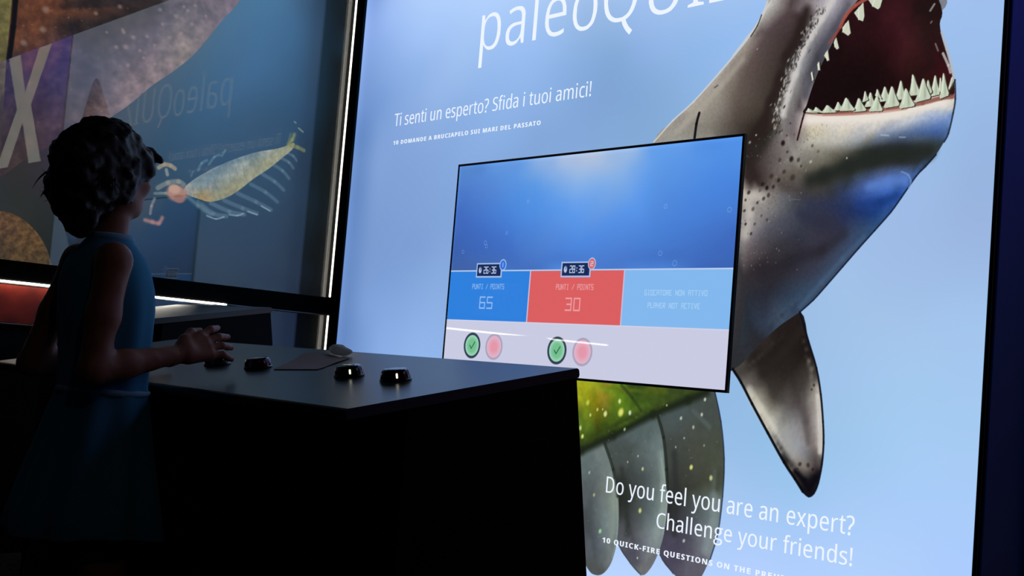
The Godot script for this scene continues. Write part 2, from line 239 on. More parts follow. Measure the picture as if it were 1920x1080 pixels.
func box(size: Vector3, bevel := 0.0) -> Mesh:
	# a box with chamfered edges
	var h := size / 2
	var b := minf(bevel, minf(h.x, minf(h.y, h.z)) * 0.9)
	if b <= 0.0:
		var bm := BoxMesh.new()
		bm.size = size
		return bm
	var hull: Array[Vector3] = []
	var st := SurfaceTool.new()
	st.begin(Mesh.PRIMITIVE_TRIANGLES)
	st.set_smooth_group(-1)
	var p := func(ax: int, sx: int, sy: int, sz: int) -> Vector3:
		var v := Vector3(sx * (h.x - b), sy * (h.y - b), sz * (h.z - b))
		v[ax] += b * [sx, sy, sz][ax]
		return v
	var face := func(a: Vector3, c: Vector3, d: Vector3, e: Vector3) -> void:
		var n := (c - a).cross(d - a)
		if n.dot(a + c + d + e) < 0:
			quad(st, a, e, d, c)
		else:
			quad(st, a, c, d, e)
	for s in [-1, 1]:
		face.call(p.call(0, s, -1, -1), p.call(0, s, 1, -1), p.call(0, s, 1, 1), p.call(0, s, -1, 1))
		face.call(p.call(1, -1, s, -1), p.call(1, 1, s, -1), p.call(1, 1, s, 1), p.call(1, -1, s, 1))
		face.call(p.call(2, -1, -1, s), p.call(2, 1, -1, s), p.call(2, 1, 1, s), p.call(2, -1, 1, s))
		for t in [-1, 1]:
			face.call(p.call(0, s, t, -1), p.call(0, s, t, 1), p.call(1, s, t, 1), p.call(1, s, t, -1))
			face.call(p.call(0, s, -1, t), p.call(0, s, 1, t), p.call(2, s, 1, t), p.call(2, s, -1, t))
			face.call(p.call(1, -1, s, t), p.call(1, 1, s, t), p.call(2, 1, s, t), p.call(2, -1, s, t))
			for u in [-1, 1]:
				var a: Vector3 = p.call(0, s, t, u)
				var c: Vector3 = p.call(1, s, t, u)
				var d: Vector3 = p.call(2, s, t, u)
				if (c - a).cross(d - a).dot(a) < 0:
					tri(st, a, d, c)
				else:
					tri(st, a, c, d)
	st.generate_normals()
	return st.commit()

func prism(profile: PackedVector2Array, x0: float, x1: float) -> Mesh:
	# a (z, y) outline pulled along x
	var st := SurfaceTool.new()
	st.begin(Mesh.PRIMITIVE_TRIANGLES)
	st.set_smooth_group(-1)
	var area := 0.0
	var n := profile.size()
	for i in n:
		area += profile[i].cross(profile[(i + 1) % n])
	var pr := profile.duplicate()
	if area < 0:
		pr.reverse()
	for i in n:                                   # counter-clockwise in (z, y), seen from -x
		var a := pr[i]
		var b := pr[(i + 1) % n]
		quad(st, Vector3(x0, a.y, a.x), Vector3(x1, a.y, a.x), Vector3(x1, b.y, b.x), Vector3(x0, b.y, b.x))
	var t := Geometry2D.triangulate_polygon(pr)
	for i in range(0, t.size(), 3):
		var a := pr[t[i]]
		var b := pr[t[i + 1]]
		var c := pr[t[i + 2]]
		if (b - a).cross(c - a) < 0:
			var k := b
			b = c
			c = k
		tri(st, Vector3(x1, a.y, a.x), Vector3(x1, c.y, c.x), Vector3(x1, b.y, b.x))
		tri(st, Vector3(x0, a.y, a.x), Vector3(x0, b.y, b.x), Vector3(x0, c.y, c.x))
	st.generate_normals()
	return st.commit()

func sheet(a: Vector3, u: Vector3, v: Vector3) -> Mesh:
	# a flat printed face: a is its top left corner, u runs along its top edge, v down its side
	var st := SurfaceTool.new()
	st.begin(Mesh.PRIMITIVE_TRIANGLES)
	var nrm := v.cross(u).normalized()
	var c := [a, a + u, a + u + v, a + v]
	var w := [Vector2(0, 0), Vector2(1, 0), Vector2(1, 1), Vector2(0, 1)]
	for k in [0, 1, 2, 0, 2, 3]:
		st.set_normal(nrm)
		st.set_uv(w[k])
		st.add_vertex(c[k])
	return st.commit()

func lathe(profile: PackedVector2Array, sides := 32) -> Mesh:
	# (radius, height) pairs from the bottom up
	var st := SurfaceTool.new()
	st.begin(Mesh.PRIMITIVE_TRIANGLES)
	var smooth := 0
	for i in profile.size() - 1:
		if i > 0 and absf((profile[i] - profile[i - 1]).angle_to(profile[i + 1] - profile[i])) > 0.5:
			smooth += 1                               # a sharp edge starts a new smooth band
		st.set_smooth_group(smooth)
		for k in sides:
			var a := TAU * k / sides
			var b := TAU * (k + 1) / sides
			var p := profile[i]
			var q := profile[i + 1]
			quad(st, Vector3(p.x * cos(b), p.y, p.x * sin(b)), Vector3(p.x * cos(a), p.y, p.x * sin(a)), Vector3(q.x * cos(a), q.y, q.x * sin(a)), Vector3(q.x * cos(b), q.y, q.x * sin(b)))
	st.generate_normals()
	return st.commit()

func letters(text: String, x0: float, x1: float, base: float, tall: float, bold: bool, parent: Node, material: Material, z: float, thin := 0.0, spaced := 0) -> MeshInstance3D:
	# flat cut lettering: capitals of height tall on the line y = base, fitted between x0 and x1
	var f := SystemFont.new()
	f.font_names = PackedStringArray(["Droid Sans"])
	f.font_weight = 700 if bold else 400
	var v := FontVariation.new()
	v.base_font = f
	v.variation_embolden = thin
	v.spacing_glyph = spaced
	var t := TextMesh.new()
	t.font = v
	t.text = text
	t.font_size = 64
	t.pixel_size = 0.01
	t.depth = 0.01
	t.curve_step = 1.0
	t.horizontal_alignment = HORIZONTAL_ALIGNMENT_LEFT
	t.vertical_alignment = VERTICAL_ALIGNMENT_BOTTOM
	var cap := TextMesh.new()
	cap.font = v
	cap.text = "H"
	cap.font_size = 64
	cap.pixel_size = 0.01
	cap.depth = 0.01
	cap.horizontal_alignment = HORIZONTAL_ALIGNMENT_LEFT
	cap.vertical_alignment = VERTICAL_ALIGNMENT_BOTTOM
	var bb := t.get_aabb()
	var hb := cap.get_aabb()
	var sx := (x1 - x0) / bb.size.x
	var sy := tall / hb.size.y
	var o := part("lettering", t, material, parent)
	o.scale = Vector3(sx, sy, 0.06)
	o.position = Vector3(x0 - bb.position.x * sx, base - hb.position.y * sy, z)
	return o

# ------------------------------------------------------------------------------------------------ printing
var cv: PackedByteArray
var cw := 0
var chh := 0
var ox := 0.0
var oy := 0.0
var sc := 1.0
var flip := false             # the showcase print runs along -z

func canvas(x0: float, y1: float, w: int, h: int, px_per_m: float, ctrl: Array, soft := 24) -> void:
	cw = w
	chh = h
	ox = x0
	oy = y1
	sc = px_per_m
	cv = blend_field(ctrl, Rect2i(0, 0, w, h), soft)

func px(x: float, y: float) -> Vector2:
	return Vector2((ox - x / 1000.0 if flip else x / 1000.0 - ox) * sc, (oy - y / 1000.0) * sc)

func blend_field(ctrl: Array, r: Rect2i, step: int) -> PackedByteArray:
	# colours given at scattered points, blended over the triangles between them; nearest points rule outside
	var n := ctrl.size() / 5
	var gw := maxi(2, r.size.x / step)
	var gh := maxi(2, r.size.y / step)
	var pos := PackedVector2Array()
	var col: Array[Color] = []
	for i in n:
		var p := px(ctrl[i * 5], ctrl[i * 5 + 1]) - Vector2(r.position)
		pos.append(Vector2(p.x * gw / r.size.x - 0.5, p.y * gh / r.size.y - 0.5))
		col.append(Color8(ctrl[i * 5 + 2], ctrl[i * 5 + 3], ctrl[i * 5 + 4]))
	var im := Image.create(gw, gh, false, Image.FORMAT_RGB8)
	var done := PackedByteArray()
	done.resize(gw * gh)
	var t := Geometry2D.triangulate_delaunay(pos)
	for k in range(0, t.size(), 3):
		var a := pos[t[k]]
		var b := pos[t[k + 1]]
		var c := pos[t[k + 2]]
		var den := (b - a).cross(c - a)
		if absf(den) < 1e-6:
			continue
		for y in range(maxi(0, floori(minf(a.y, minf(b.y, c.y)))), mini(gh - 1, ceili(maxf(a.y, maxf(b.y, c.y)))) + 1):
			for x in range(maxi(0, floori(minf(a.x, minf(b.x, c.x)))), mini(gw - 1, ceili(maxf(a.x, maxf(b.x, c.x)))) + 1):
				var p := Vector2(x, y)
				var u := (p - a).cross(c - a) / den
				var v := (b - a).cross(p - a) / den
				if u >= -0.001 and v >= -0.001 and u + v <= 1.001:
					im.set_pixel(x, y, col[t[k]] * (1.0 - u - v) + col[t[k + 1]] * u + col[t[k + 2]] * v)
					done[y * gw + x] = 1
	for y in gh:
		for x in gw:
			if done[y * gw + x] == 0:
				var p := Vector2(x, y)
				var sw := 0.0
				var s := Color(0, 0, 0)
				for i in n:
					var w := 1.0 / (p.distance_squared_to(pos[i]) + 2.0)
					w = w * w
					sw += w
					s += col[i] * w
				im.set_pixel(x, y, s / sw)
	if gw > 24 and gh > 24:                       # soften the seams between the triangles
		im.resize(gw * 2 / 3, gh * 2 / 3, Image.INTERPOLATE_BILINEAR)
	im.resize(r.size.x, r.size.y, Image.INTERPOLATE_CUBIC)
	return im.get_data()

func outline(flat: Array) -> PackedVector2Array:
	var a := PackedVector2Array()
	for i in range(0, flat.size(), 2):
		a.append(px(flat[i], flat[i + 1]))
	return a

func smoothed(p: PackedVector2Array) -> PackedVector2Array:
	var a := PackedVector2Array()
	var n := p.size()
	for i in n:
		for k in 4:
			a.append(p[i].cubic_interpolate(p[(i + 1) % n], p[(i + n - 1) % n], p[(i + 2) % n], k / 4.0))
	return a

func fill(p: PackedVector2Array, ctrl: Array, noise := 0.0, sd := 1, freq := 0.03) -> void:
	var lo := p[0]
	var hi := p[0]
	for q in p:
		lo = lo.min(q)
		hi = hi.max(q)
	var r := Rect2i(int(lo.x) - 1, int(lo.y) - 1, int(hi.x - lo.x) + 4, int(hi.y - lo.y) + 4).intersection(Rect2i(0, 0, cw, chh))
	if r.size.x < 2 or r.size.y < 2:
		return
	var mask := Image.create(r.size.x * 2, r.size.y * 2, false, Image.FORMAT_L8)
	var n := p.size()
	for y in r.size.y * 2:
		var yy := r.position.y + (y + 0.5) / 2.0
		var xs: Array[float] = []
		for i in n:
			var a := p[i]
			var b := p[(i + 1) % n]
			if (a.y <= yy) != (b.y <= yy):
				xs.append((a.x + (yy - a.y) / (b.y - a.y) * (b.x - a.x) - r.position.x) * 2.0)
		xs.sort()
		for i in range(0, xs.size() - 1, 2):
			var x0 := clampi(roundi(xs[i]), 0, r.size.x * 2)
			var x1 := clampi(roundi(xs[i + 1]), 0, r.size.x * 2)
			if x1 > x0:
				mask.fill_rect(Rect2i(x0, y, x1 - x0, 1), Color.WHITE)
	mask.resize(r.size.x, r.size.y, Image.INTERPOLATE_BILINEAR)
	var mk := mask.get_data()
	var one := ctrl.size() == 3
	var f := PackedByteArray() if one else blend_field(ctrl, r, 5)
	var c1 := Color8(ctrl[0], ctrl[1], ctrl[2]) if one else Color.BLACK
	var nz := PackedByteArray()
	if noise > 0.0:
		var fn := FastNoiseLite.new()
		fn.seed = sd
		fn.frequency = freq
		fn.fractal_octaves = 4
		fn.fractal_gain = 0.6
		var ni := fn.get_image(r.size.x, r.size.y, false, false, true)
		ni.convert(Image.FORMAT_L8)
		nz = ni.get_data()
	for y in r.size.y:
		var o := ((r.position.y + y) * cw + r.position.x) * 3
		var s := y * r.size.x
		for x in r.size.x:
			var a := mk[s]
			if a > 0:
				var k := a / 255.0
				var g := 1.0 + (nz[s] - 128) / 128.0 * noise if noise > 0.0 else 1.0
				if one:
					cv[o] = int(lerpf(cv[o], c1.r8 * g, k))
					cv[o + 1] = int(lerpf(cv[o + 1], c1.g8 * g, k))
					cv[o + 2] = int(lerpf(cv[o + 2], c1.b8 * g, k))
				else:
					cv[o] = clampi(int(lerpf(cv[o], f[s * 3] * g, k)), 0, 255)
					cv[o + 1] = clampi(int(lerpf(cv[o + 1], f[s * 3 + 1] * g, k)), 0, 255)
					cv[o + 2] = clampi(int(lerpf(cv[o + 2], f[s * 3 + 2] * g, k)), 0, 255)
			o += 3
			s += 1

func spot(x: float, y: float, rx: float, ry: float, turn: float, c: Color, alpha: float, soft := 0.5) -> void:
	# an ellipse with a soft rim, in pixels
	var rr := maxf(rx, ry) + 1.0
	var cs := cos(turn)
	var sn := sin(turn)
	for j in range(maxi(0, int(y - rr)), mini(chh, int(y + rr) + 2)):
		for i in range(maxi(0, int(x - rr)), mini(cw, int(x + rr) + 2)):
			var dx := i + 0.5 - x
			var dy := j + 0.5 - y
			var u := (dx * cs + dy * sn) / rx
			var v := (-dx * sn + dy * cs) / ry
			var d := sqrt(u * u + v * v)
			if d < 1.0:
				var k := alpha * clampf((1.0 - d) / soft, 0.0, 1.0)
				var o := (j * cw + i) * 3
				cv[o] = int(lerpf(cv[o], c.r8, k))
				cv[o + 1] = int(lerpf(cv[o + 1], c.g8, k))
				cv[o + 2] = int(lerpf(cv[o + 2], c.b8, k))

func line(p: PackedVector2Array, wide: float, c: Color, alpha: float) -> void:
	# a brush line along the points, in pixels
	var lo := p[0]
	var hi := p[0]
	for q in p:
		lo = lo.min(q)
		hi = hi.max(q)
	var h := wide / 2 + 0.7
	for j in range(maxi(0, int(lo.y - h)), mini(chh, int(hi.y + h) + 2)):
		for i in range(maxi(0, int(lo.x - h)), mini(cw, int(hi.x + h) + 2)):
			var q := Vector2(i + 0.5, j + 0.5)
			var d := 1e9
			for k in p.size() - 1:
				d = minf(d, q.distance_squared_to(Geometry2D.get_closest_point_to_segment(q, p[k], p[k + 1])))
			d = sqrt(d)
			if d < h:
				var a := alpha * clampf((h - d) / minf(h, maxf(1.4, h * 0.5)), 0.0, 1.0) if h < 9.0 else alpha * smoothstep(0.0, 1.0, 1.0 - d / h)
				var o := (j * cw + i) * 3
				cv[o] = int(lerpf(cv[o], c.r8, a))
				cv[o + 1] = int(lerpf(cv[o + 1], c.g8, a))
				cv[o + 2] = int(lerpf(cv[o + 2], c.b8, a))

func bezier(p: PackedVector2Array) -> PackedVector2Array:
	if p.size() < 3:
		return p
	var a := PackedVector2Array()
	for i in p.size() - 1:
		for k in 3:
			a.append(p[i].cubic_interpolate(p[i + 1], p[maxi(i - 1, 0)], p[mini(i + 2, p.size() - 1)], k / 3.0))
	a.append(p[p.size() - 1])
	return a

func brush(list: Array, thick := 1.7) -> void:
	for s in list:
		var pts := outline(s[5])
		# long lines are drawn piece by piece so that only pixels near them are visited
		var b := bezier(pts)
		for i in range(0, b.size() - 1, 3):
			line(b.slice(i, mini(i + 4, b.size())), s[0] * thick / 1000.0 * sc, Color8(s[1], s[2], s[3]), s[4])

func printed() -> ImageTexture:
	return ImageTexture.create_from_image(Image.create_from_data(cw, chh, false, Image.FORMAT_RGB8, cv))

# ------------------------------------------------------------------------------------------------ the room
func room() -> void:
	struct("floor", box(Vector3(10.2, 0.1, 8.4)), m.carpet, Vector3(2.4, -0.05, 2.9), "dark carpet under the consoles", "floor")
	struct("ceiling", box(Vector3(10.2, 0.1, 8.4)), m.wall_paint, Vector3(2.4, 3.55, 2.9), "black painted ceiling over the hall", "ceiling")
	struct("wall_back", box(Vector3(10.2, 3.5, 0.1)), m.wall_paint, Vector3(2.4, 1.75, -0.55), "black wall behind the glowing quiz panel", "wall")
	struct("wall_left", box(Vector3(0.1, 3.5, 8.0)), m.wall_paint, Vector3(-2.3, 1.75, 3.0), "black wall behind the glazed showcase", "wall")
	struct("wall_right", box(Vector3(0.1, 3.5, 8.0)), m.wall_paint, Vector3(7.1, 1.75, 3.0), "black wall at the far side of the hall", "wall")
	struct("wall_front", box(Vector3(10.2, 3.5, 0.1)), m.wall_paint, Vector3(2.4, 1.75, 7.05), "black wall facing the quiz panel", "wall")

# ------------------------------------------------------------------------------------------------ the quiz panel
func quiz_panel() -> void:
	flip = false
	var w := PANEL_X1 - PANEL_X0
	var bottom := -1.15
	var h := PANEL_TOP - bottom
	var s := 2048.0 / w
	canvas(PANEL_X0, PANEL_TOP, 2048, int(h * s), s, LB_SKY, 56)
	var rng := RandomNumberGenerator.new()
	rng.seed = 11
	# the swimmer's tail fan
	for k in [["LOBE_C", LOBE_C, LOBE_C_C], ["LOBE_B", LOBE_B, LOBE_B_C], ["LOBE_A", LOBE_A, LOBE_A_C]]:
		fill(smoothed(outline(k[1])), k[2], 0.05, 4, 0.04)
	fill(outline(TAIL), TAIL_C, 0.10, 5, 0.03)
	brush(LOBE_SHADES, 1.0)
	brush(TAIL_STROKES)
	for i in range(0, DOTS.size(), 6):
		var p := px(DOTS[i], DOTS[i + 1])
		spot(p.x, p.y, DOTS[i + 2] * 1.5, DOTS[i + 2] * 1.9, rng.randf() * 0.6, Color8(DOTS[i + 3], DOTS[i + 4], DOTS[i + 5]), 0.95, 0.6)
	for i in 40:
		var p := px(rng.randf_range(-20, 620), rng.randf_range(-960, -430))
		if Geometry2D.is_point_in_polygon(p, outline(LOBE_C)) or Geometry2D.is_point_in_polygon(p, outline(LOBE_B)) or Geometry2D.is_point_in_polygon(p, outline(LOBE_A)):
			spot(p.x, p.y, 1.6, 2.0, 0, Color(0.6, 0.66, 0.5), 0.5, 0.7)
	# the great fish
	fill(smoothed(outline(FIN)), FIN_C, 0.05, 6, 0.08)
	brush(FIN_SHADES, 1.0)
	fill(smoothed(outline(BODY)), BODY_C, 0.06, 7, 0.09)
	brush(SHADES, 1.0)
	var body := outline(BODY)
	for i in 260:
		var p := px(rng.randf_range(560, 900), rng.randf_range(-20, 420))
		if not Geometry2D.is_point_in_polygon(p, body):
			continue
		var lean := rng.randf_range(-0.5, 0.5)
		spot(p.x, p.y, rng.randf_range(1.0, 2.6), rng.randf_range(1.0, 3.2), lean, Color(0.2, 0.17, 0.16) if rng.randf() < 0.62 else Color(0.72, 0.7, 0.67), rng.randf_range(0.15, 0.5), 0.7)
	for i in 36:
		var p := px(rng.randf_range(860, 960), rng.randf_range(390, 440))
		spot(p.x, p.y, 1.0, rng.randf_range(2.5, 5.0), rng.randf_range(-0.9, -0.3), Color(0.46, 0.42, 0.32), 0.4, 0.7)
	fill(smoothed(outline(MOUTH)), MOUTH_C, 0.05, 8, 0.05)
	var band := bezier(outline(MOTTLE))
	for i in 300:
		var t := rng.randf() * (band.size() - 1.01)
		var p := band[int(t)].lerp(band[int(t) + 1], t - int(t)) + Vector2(rng.randfn(4.0, 9.0), rng.randfn(0, 5.0))
		var light := p.x > band[int(t)].x - 2.0
		spot(p.x, p.y, rng.randf_range(1.4, 3.6), rng.randf_range(2.4, 8.0), rng.randf_range(-0.5, 0.9), Color(0.78, 0.77, 0.75) if light == (rng.randf() < 0.62) else Color(0.11, 0.1, 0.1), rng.randf_range(0.3, 0.75), 0.7)
	brush(STROKES.slice(0, 4))
	for t in TEETH:
		var p := outline(t)
		if p.size() == 3:
			var up := (p[0] + p[2]) / 2 - p[1]
			var half := (p[2] - p[0]) * 0.57
			var wd := [[0.0, 0.10], [0.12, 0.22], [0.45, 0.52], [0.75, 0.86], [0.93, 1.12], [1.04, 1.0]]
			var q := PackedVector2Array()
			for k in wd:
				q.append(p[1] + up * k[0] - half * k[1])
			wd.reverse()
			var sh := PackedVector2Array()
			for k in wd:
				q.append(p[1] + up * k[0] + half * k[1])
			for k in q:
				sh.append(k + Vector2(2.5, 1.5))
			fill(sh, [58, 52, 46])
			fill(q, [196, 206, 184])
			for k in 4:
				var f := 0.25 + k * 0.2
				spot(p[1].x + up.x * f + half.x * 0.3, p[1].y + up.y * f, 1.0 + half.x * 0.30 * f, up.y * 0.22 + 1.0, 0, Color(0.52, 0.57, 0.50), 0.35, 0.8)
			line(PackedVector2Array([p[1] + up * 0.1 - half * 0.05, p[1] + up * 0.8 - half * 0.5]), 3.2, Color(0.90, 0.93, 0.86), 0.65)
		else:
			var sh := PackedVector2Array()
			for k in p:
				sh.append(k + Vector2(2.5, 1.5))
			fill(sh, [40, 30, 28])
			fill(p, [200, 206, 186])
			line(PackedVector2Array([p[p.size() - 1], p[0].lerp(p[1], 0.5)]), 2.4, Color(0.92, 0.93, 0.85), 0.7)
	brush(STROKES.slice(4))
	for i in range(0, DABS.size(), 6):
		var p := px(DABS[i], DABS[i + 1])
		spot(p.x, p.y, DABS[i + 2] * 1.35, DABS[i + 2] * 1.6, rng.randf(), Color8(DABS[i + 3], DABS[i + 4], DABS[i + 5]), 0.9, 0.6)
	var tex := printed()
	var root := thing("light_box", "large glowing blue backlit panel printed with a gaping shark behind the television", "light box", Vector3((PANEL_X0 + PANEL_X1) / 2, 0, PANEL_Z))
	var cx := (PANEL_X0 + PANEL_X1) / 2
	part("case", box(Vector3(w + 0.02, h + 0.02, 0.30), 0.004), m.matte_black, root, Vector3(0, LIFT + (PANEL_TOP + bottom) / 2, -0.152))
	part("flank", box(Vector3(0.008, h, 0.27), 0.002), m.navy_panel, root, Vector3(w / 2 + 0.0145, LIFT + (PANEL_TOP + bottom) / 2, -0.145)).set_meta("label", "navy painted flank of the light box")
	part("plinth", box(Vector3(w, LIFT + bottom - 0.01, 0.12), 0.004), m.black_trim, root, Vector3(0, (LIFT + bottom - 0.01) / 2, -0.09))
	var face := part("print_screen", sheet(Vector3(-w / 2, LIFT + PANEL_TOP, 0), Vector3(w, 0, 0), Vector3(0, -h, 0)), glow("panel_print", Color.WHITE, 1.0, tex), root)
	face.set_meta("label", "blue sea print with an open-mouthed shark and a green finned tail")
	for s2 in [-1, 1]:
		part("edge_trim", box(Vector3(0.012, h + 0.024, 0.012), 0.002), m.black_trim, root, Vector3(s2 * (w / 2 + 0.006), LIFT + (PANEL_TOP + bottom) / 2, 0.0))
		part("edge_trim", box(Vector3(w + 0.024, 0.012, 0.012), 0.002), m.black_trim, root, Vector3(0, LIFT + (PANEL_TOP if s2 > 0 else bottom) + s2 * 0.006, 0.0))
	var lw: Material = m.letter_white
	letters("paleoQUIZ", -0.775 - cx, 0.575 - cx, LIFT + 0.902, 0.205, false, root, lw, 0.0015, -0.35).set_meta("label", "big white title paleoQUIZ")
	letters("Ti senti un esperto? Sfida i tuoi amici!", -1.336 - cx, -0.095 - cx, LIFT + 0.642, 0.056, false, root, lw, 0.0015, -0.2)
	letters("10 DOMANDE A BRUCIAPELO SUI MARI DEL PASSATO", -1.330 - cx, -0.362 - cx, LIFT + 0.558, 0.0175, true, root, lw, 0.0015, 0.0, 6)
	letters("Do you feel you are an expert?", 0.137 - cx, 1.147 - cx, LIFT - 0.792, 0.056, false, root, lw, 0.0015, -0.1)
	letters("Challenge your friends!", 0.383 - cx, 1.147 - cx, LIFT - 0.880, 0.052, false, root, lw, 0.0015, -0.1)
	letters("10 QUICK-FIRE QUESTIONS ON THE PREHISTORIC SEAS", 0.138 - cx, 1.147 - cx, LIFT - 0.965, 0.0175, true, root, lw, 0.0015, 0.2, 6)
	struct("trim_1", box(Vector3(0.045, 3.2, 0.12), 0.004), m.matte_black, Vector3(PANEL_X0 - 0.045, 1.6, PANEL_Z - 0.05), "narrow black upright between showcase and glowing panel", "post")

func next_panel() -> void:
	# the neighbouring panel, seen only in the showcase glass: a giant pale letter on deep blue
	flip = false
	var x0 := 1.57
	var w := 3.05
	var h := 2.75
	var top := 1.775
	var zp := PANEL_Z - 0.25
	canvas(x0, top, 256, 231, 256.0 / w, [1600, 1750, 84, 84, 214, 2300, 1750, 84, 84, 220, 3200, 1750, 78, 72, 190, 1600, 1300, 66, 64, 150, 3200, 1300, 54, 50, 130, 1600, 900, 62, 46, 66, 3200, 900, 54, 40, 50, 2300, 200, 46, 37, 32, 2300, -600, 36, 30, 26], 24)
	var root := thing("display_panel", "deep blue backlit panel bearing a giant pale X, mirrored in the showcase glass", "display panel", Vector3(x0 + w / 2, 0, zp))
	part("case", box(Vector3(w, h + 0.02, 0.09), 0.004), m.matte_black, root, Vector3(0, LIFT + top - h / 2, -0.047))
	part("stand", box(Vector3(w, LIFT + top - h - 0.02, 0.08), 0.004), m.matte_black, root, Vector3(0, (LIFT + top - h - 0.02) / 2, -0.05))
	part("print_screen", sheet(Vector3(-w / 2, LIFT + top, 0), Vector3(w, 0, 0), Vector3(0, -h, 0)), glow("next_print", Color.WHITE, 1.6, printed()), root)
	var xm := glow("letter_pale", Color(1.0, 1.0, 0.95), 1.3)
	letters("X", 2.546 - x0 - w / 2, 3.483 - x0 - w / 2, LIFT + 0.876, 0.893, true, root, xm, 0.002)

# ------------------------------------------------------------------------------------------------ the showcase
func showcase() -> void:
	flip = true
	var z1 := 3.4
	var z0 := -0.2
	var y0 := -0.165
	var y1 := 1.9
	var s := 2048.0 / (z1 - z0)
	var xm := -1.95
	canvas(z1, y1, 2048, int((y1 - y0) * s), s, MUR)
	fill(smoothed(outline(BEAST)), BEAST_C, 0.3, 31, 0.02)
	var rng := RandomNumberGenerator.new()
	rng.seed = 5
	for i in range(0, MUR_SPOTS.size(), 3):
		var p := px(MUR_SPOTS[i], MUR_SPOTS[i + 1])
		var r: float = MUR_SPOTS[i + 2] * 0.5 * sc / 569.0 * 1.4
		spot(p.x, p.y, r * 0.85, r * 0.75, 0, Color(0.68, 0.59, 0.54), 0.42, 0.7)
		spot(p.x, p.y, r * 0.5, r * 0.45, 0, Color(0.5, 0.42, 0.42), 0.35, 0.6)
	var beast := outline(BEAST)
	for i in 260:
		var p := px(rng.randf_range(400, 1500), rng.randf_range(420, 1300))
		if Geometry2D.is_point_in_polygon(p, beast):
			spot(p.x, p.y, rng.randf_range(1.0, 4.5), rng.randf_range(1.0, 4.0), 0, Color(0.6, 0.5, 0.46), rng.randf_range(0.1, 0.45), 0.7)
	fill(outline(OLIVE), OLIVE_C, 0.25, 34, 0.03)
	brush(SEAM, 1.0)
	fill(smoothed(outline(SHELL)), SHELL_C, 0.35, 33, 0.05)
	brush(MUR_STROKES.slice(0, 10), 2.4)
	fill(smoothed(outline(FISH)), FISH_C, 0.14, 32, 0.05)
	brush(MUR_STROKES.slice(10), 1.9)
	for i in range(0, MUR_DABS.size(), 6):
		var p := px(MUR_DABS[i], MUR_DABS[i + 1])
		var r: float = MUR_DABS[i + 2] / 1000.0 * sc
		spot(p.x, p.y, r * 1.3, r * 0.95, 0, Color8(MUR_DABS[i + 3], MUR_DABS[i + 4], MUR_DABS[i + 5]), 0.95, 0.35)
	for i in 14:                                       # the segments of the swimmer
		var a := px(520 - i * 34, 285 + i * 20)
		line(PackedVector2Array([a + Vector2(-6, -14), a + Vector2(4, 16)]), 1.6, Color(0.3, 0.36, 0.36), 0.35)
	var root := thing("showcase", "tall glazed showcase with a dim teal sea-creature print, beside the glowing panel", "showcase", Vector3(GLASS_X, 0, 1.4))
	var zc := 1.4
	var face := part("print_screen", sheet(Vector3(xm - GLASS_X, LIFT + y1, z1 - zc), Vector3(0, 0, z0 - z1), Vector3(0, y0 - y1, 0)), glow("showcase_print", Color.WHITE, 1.0, printed()), root)  # the print itself glows, in place of lamps shining on it
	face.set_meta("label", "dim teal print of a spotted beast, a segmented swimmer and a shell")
	part("back_board", box(Vector3(0.03, LIFT + y1, z1 - z0), 0.002), m.matte_black, root, Vector3(xm - GLASS_X - 0.02, (LIFT + y1) / 2, (z0 + z1) / 2 - zc))
	part("glass_pane", box(Vector3(0.008, LIFT + y1 - 0.02, z1 - z0)), m.glass, root, Vector3(-0.004, (LIFT + y1 + 0.02) / 2, (z0 + z1) / 2 - zc))
	part("cap_rail", box(Vector3(0.2, 0.12, z1 - z0), 0.004), m.black_frame, root, Vector3(-0.08, LIFT + y1 + 0.07, (z0 + z1) / 2 - zc))
	part("cross_rail", box(Vector3(0.05, 0.078, z1 - z0 - 0.03), 0.004), m.matte_black, root, Vector3(0.03, LIFT - 0.163, (z0 + 0.03 + z1) / 2 - zc))
	part("base", box(Vector3(0.16, 0.12, z1 - z0), 0.004), m.black_frame, root, Vector3(-0.075, 0.06, (z0 + z1) / 2 - zc))
	# the light strip under the cross rail
	part("light_strip", box(Vector3(0.008, 0.007, 1.56), 0.002), m.led_white, root, Vector3(0.056, LIFT - 0.2075, 1.19 - zc))
	part("strip_trim", box(Vector3(0.006, 0.004, 0.56), 0.001), m.metal, root, Vector3(0.056, LIFT - 0.206, 0.13 - zc))
	var orange := mat("orange_band", Color(0.72, 0.20, 0.10), 0.6)
	orange.albedo_texture = grain(0.03, Color(0.65, 0.6, 0.6), Color(1, 1, 1), 41)
	orange.uv1_triplanar = true
	part("picture_band", box(Vector3(0.012, 0.15, 1.9), 0.002), orange, root, Vector3(0.022, LIFT - 0.293, 2.12 - zc))
	part("band_lip", box(Vector3(0.02, 0.006, 1.9), 0.001), m.metal, root, Vector3(0.026, LIFT - 0.372, 2.12 - zc))
	part("post", box(Vector3(0.03, LIFT + y1, 0.03), 0.003), m.matte_black, root, Vector3(-0.09, (LIFT + y1) / 2, 1.485 - zc))
	# the upright light strip in the corner
	var t := thing("light_tube", "thin upright white light strip in the corner between showcase and glowing panel", "light", Vector3(GLASS_X + 0.022, 0, PANEL_Z - 0.04))
	var rail := LIFT - 0.163
	for k in 2:                                       # one length below the cross rail, one above
		var lo := 0.13 if k == 0 else rail + 0.042
		var hi := rail - 0.042 if k == 0 else 3.1
		part("diffuser", box(Vector3(0.010, hi - lo, 0.008), 0.003), m.led_upright, t, Vector3(0, (lo + hi) / 2, 0))
		part("channel", box(Vector3(0.016, hi - lo, 0.006), 0.001), m.matte_black, t, Vector3(0, (lo + hi) / 2, -0.008))

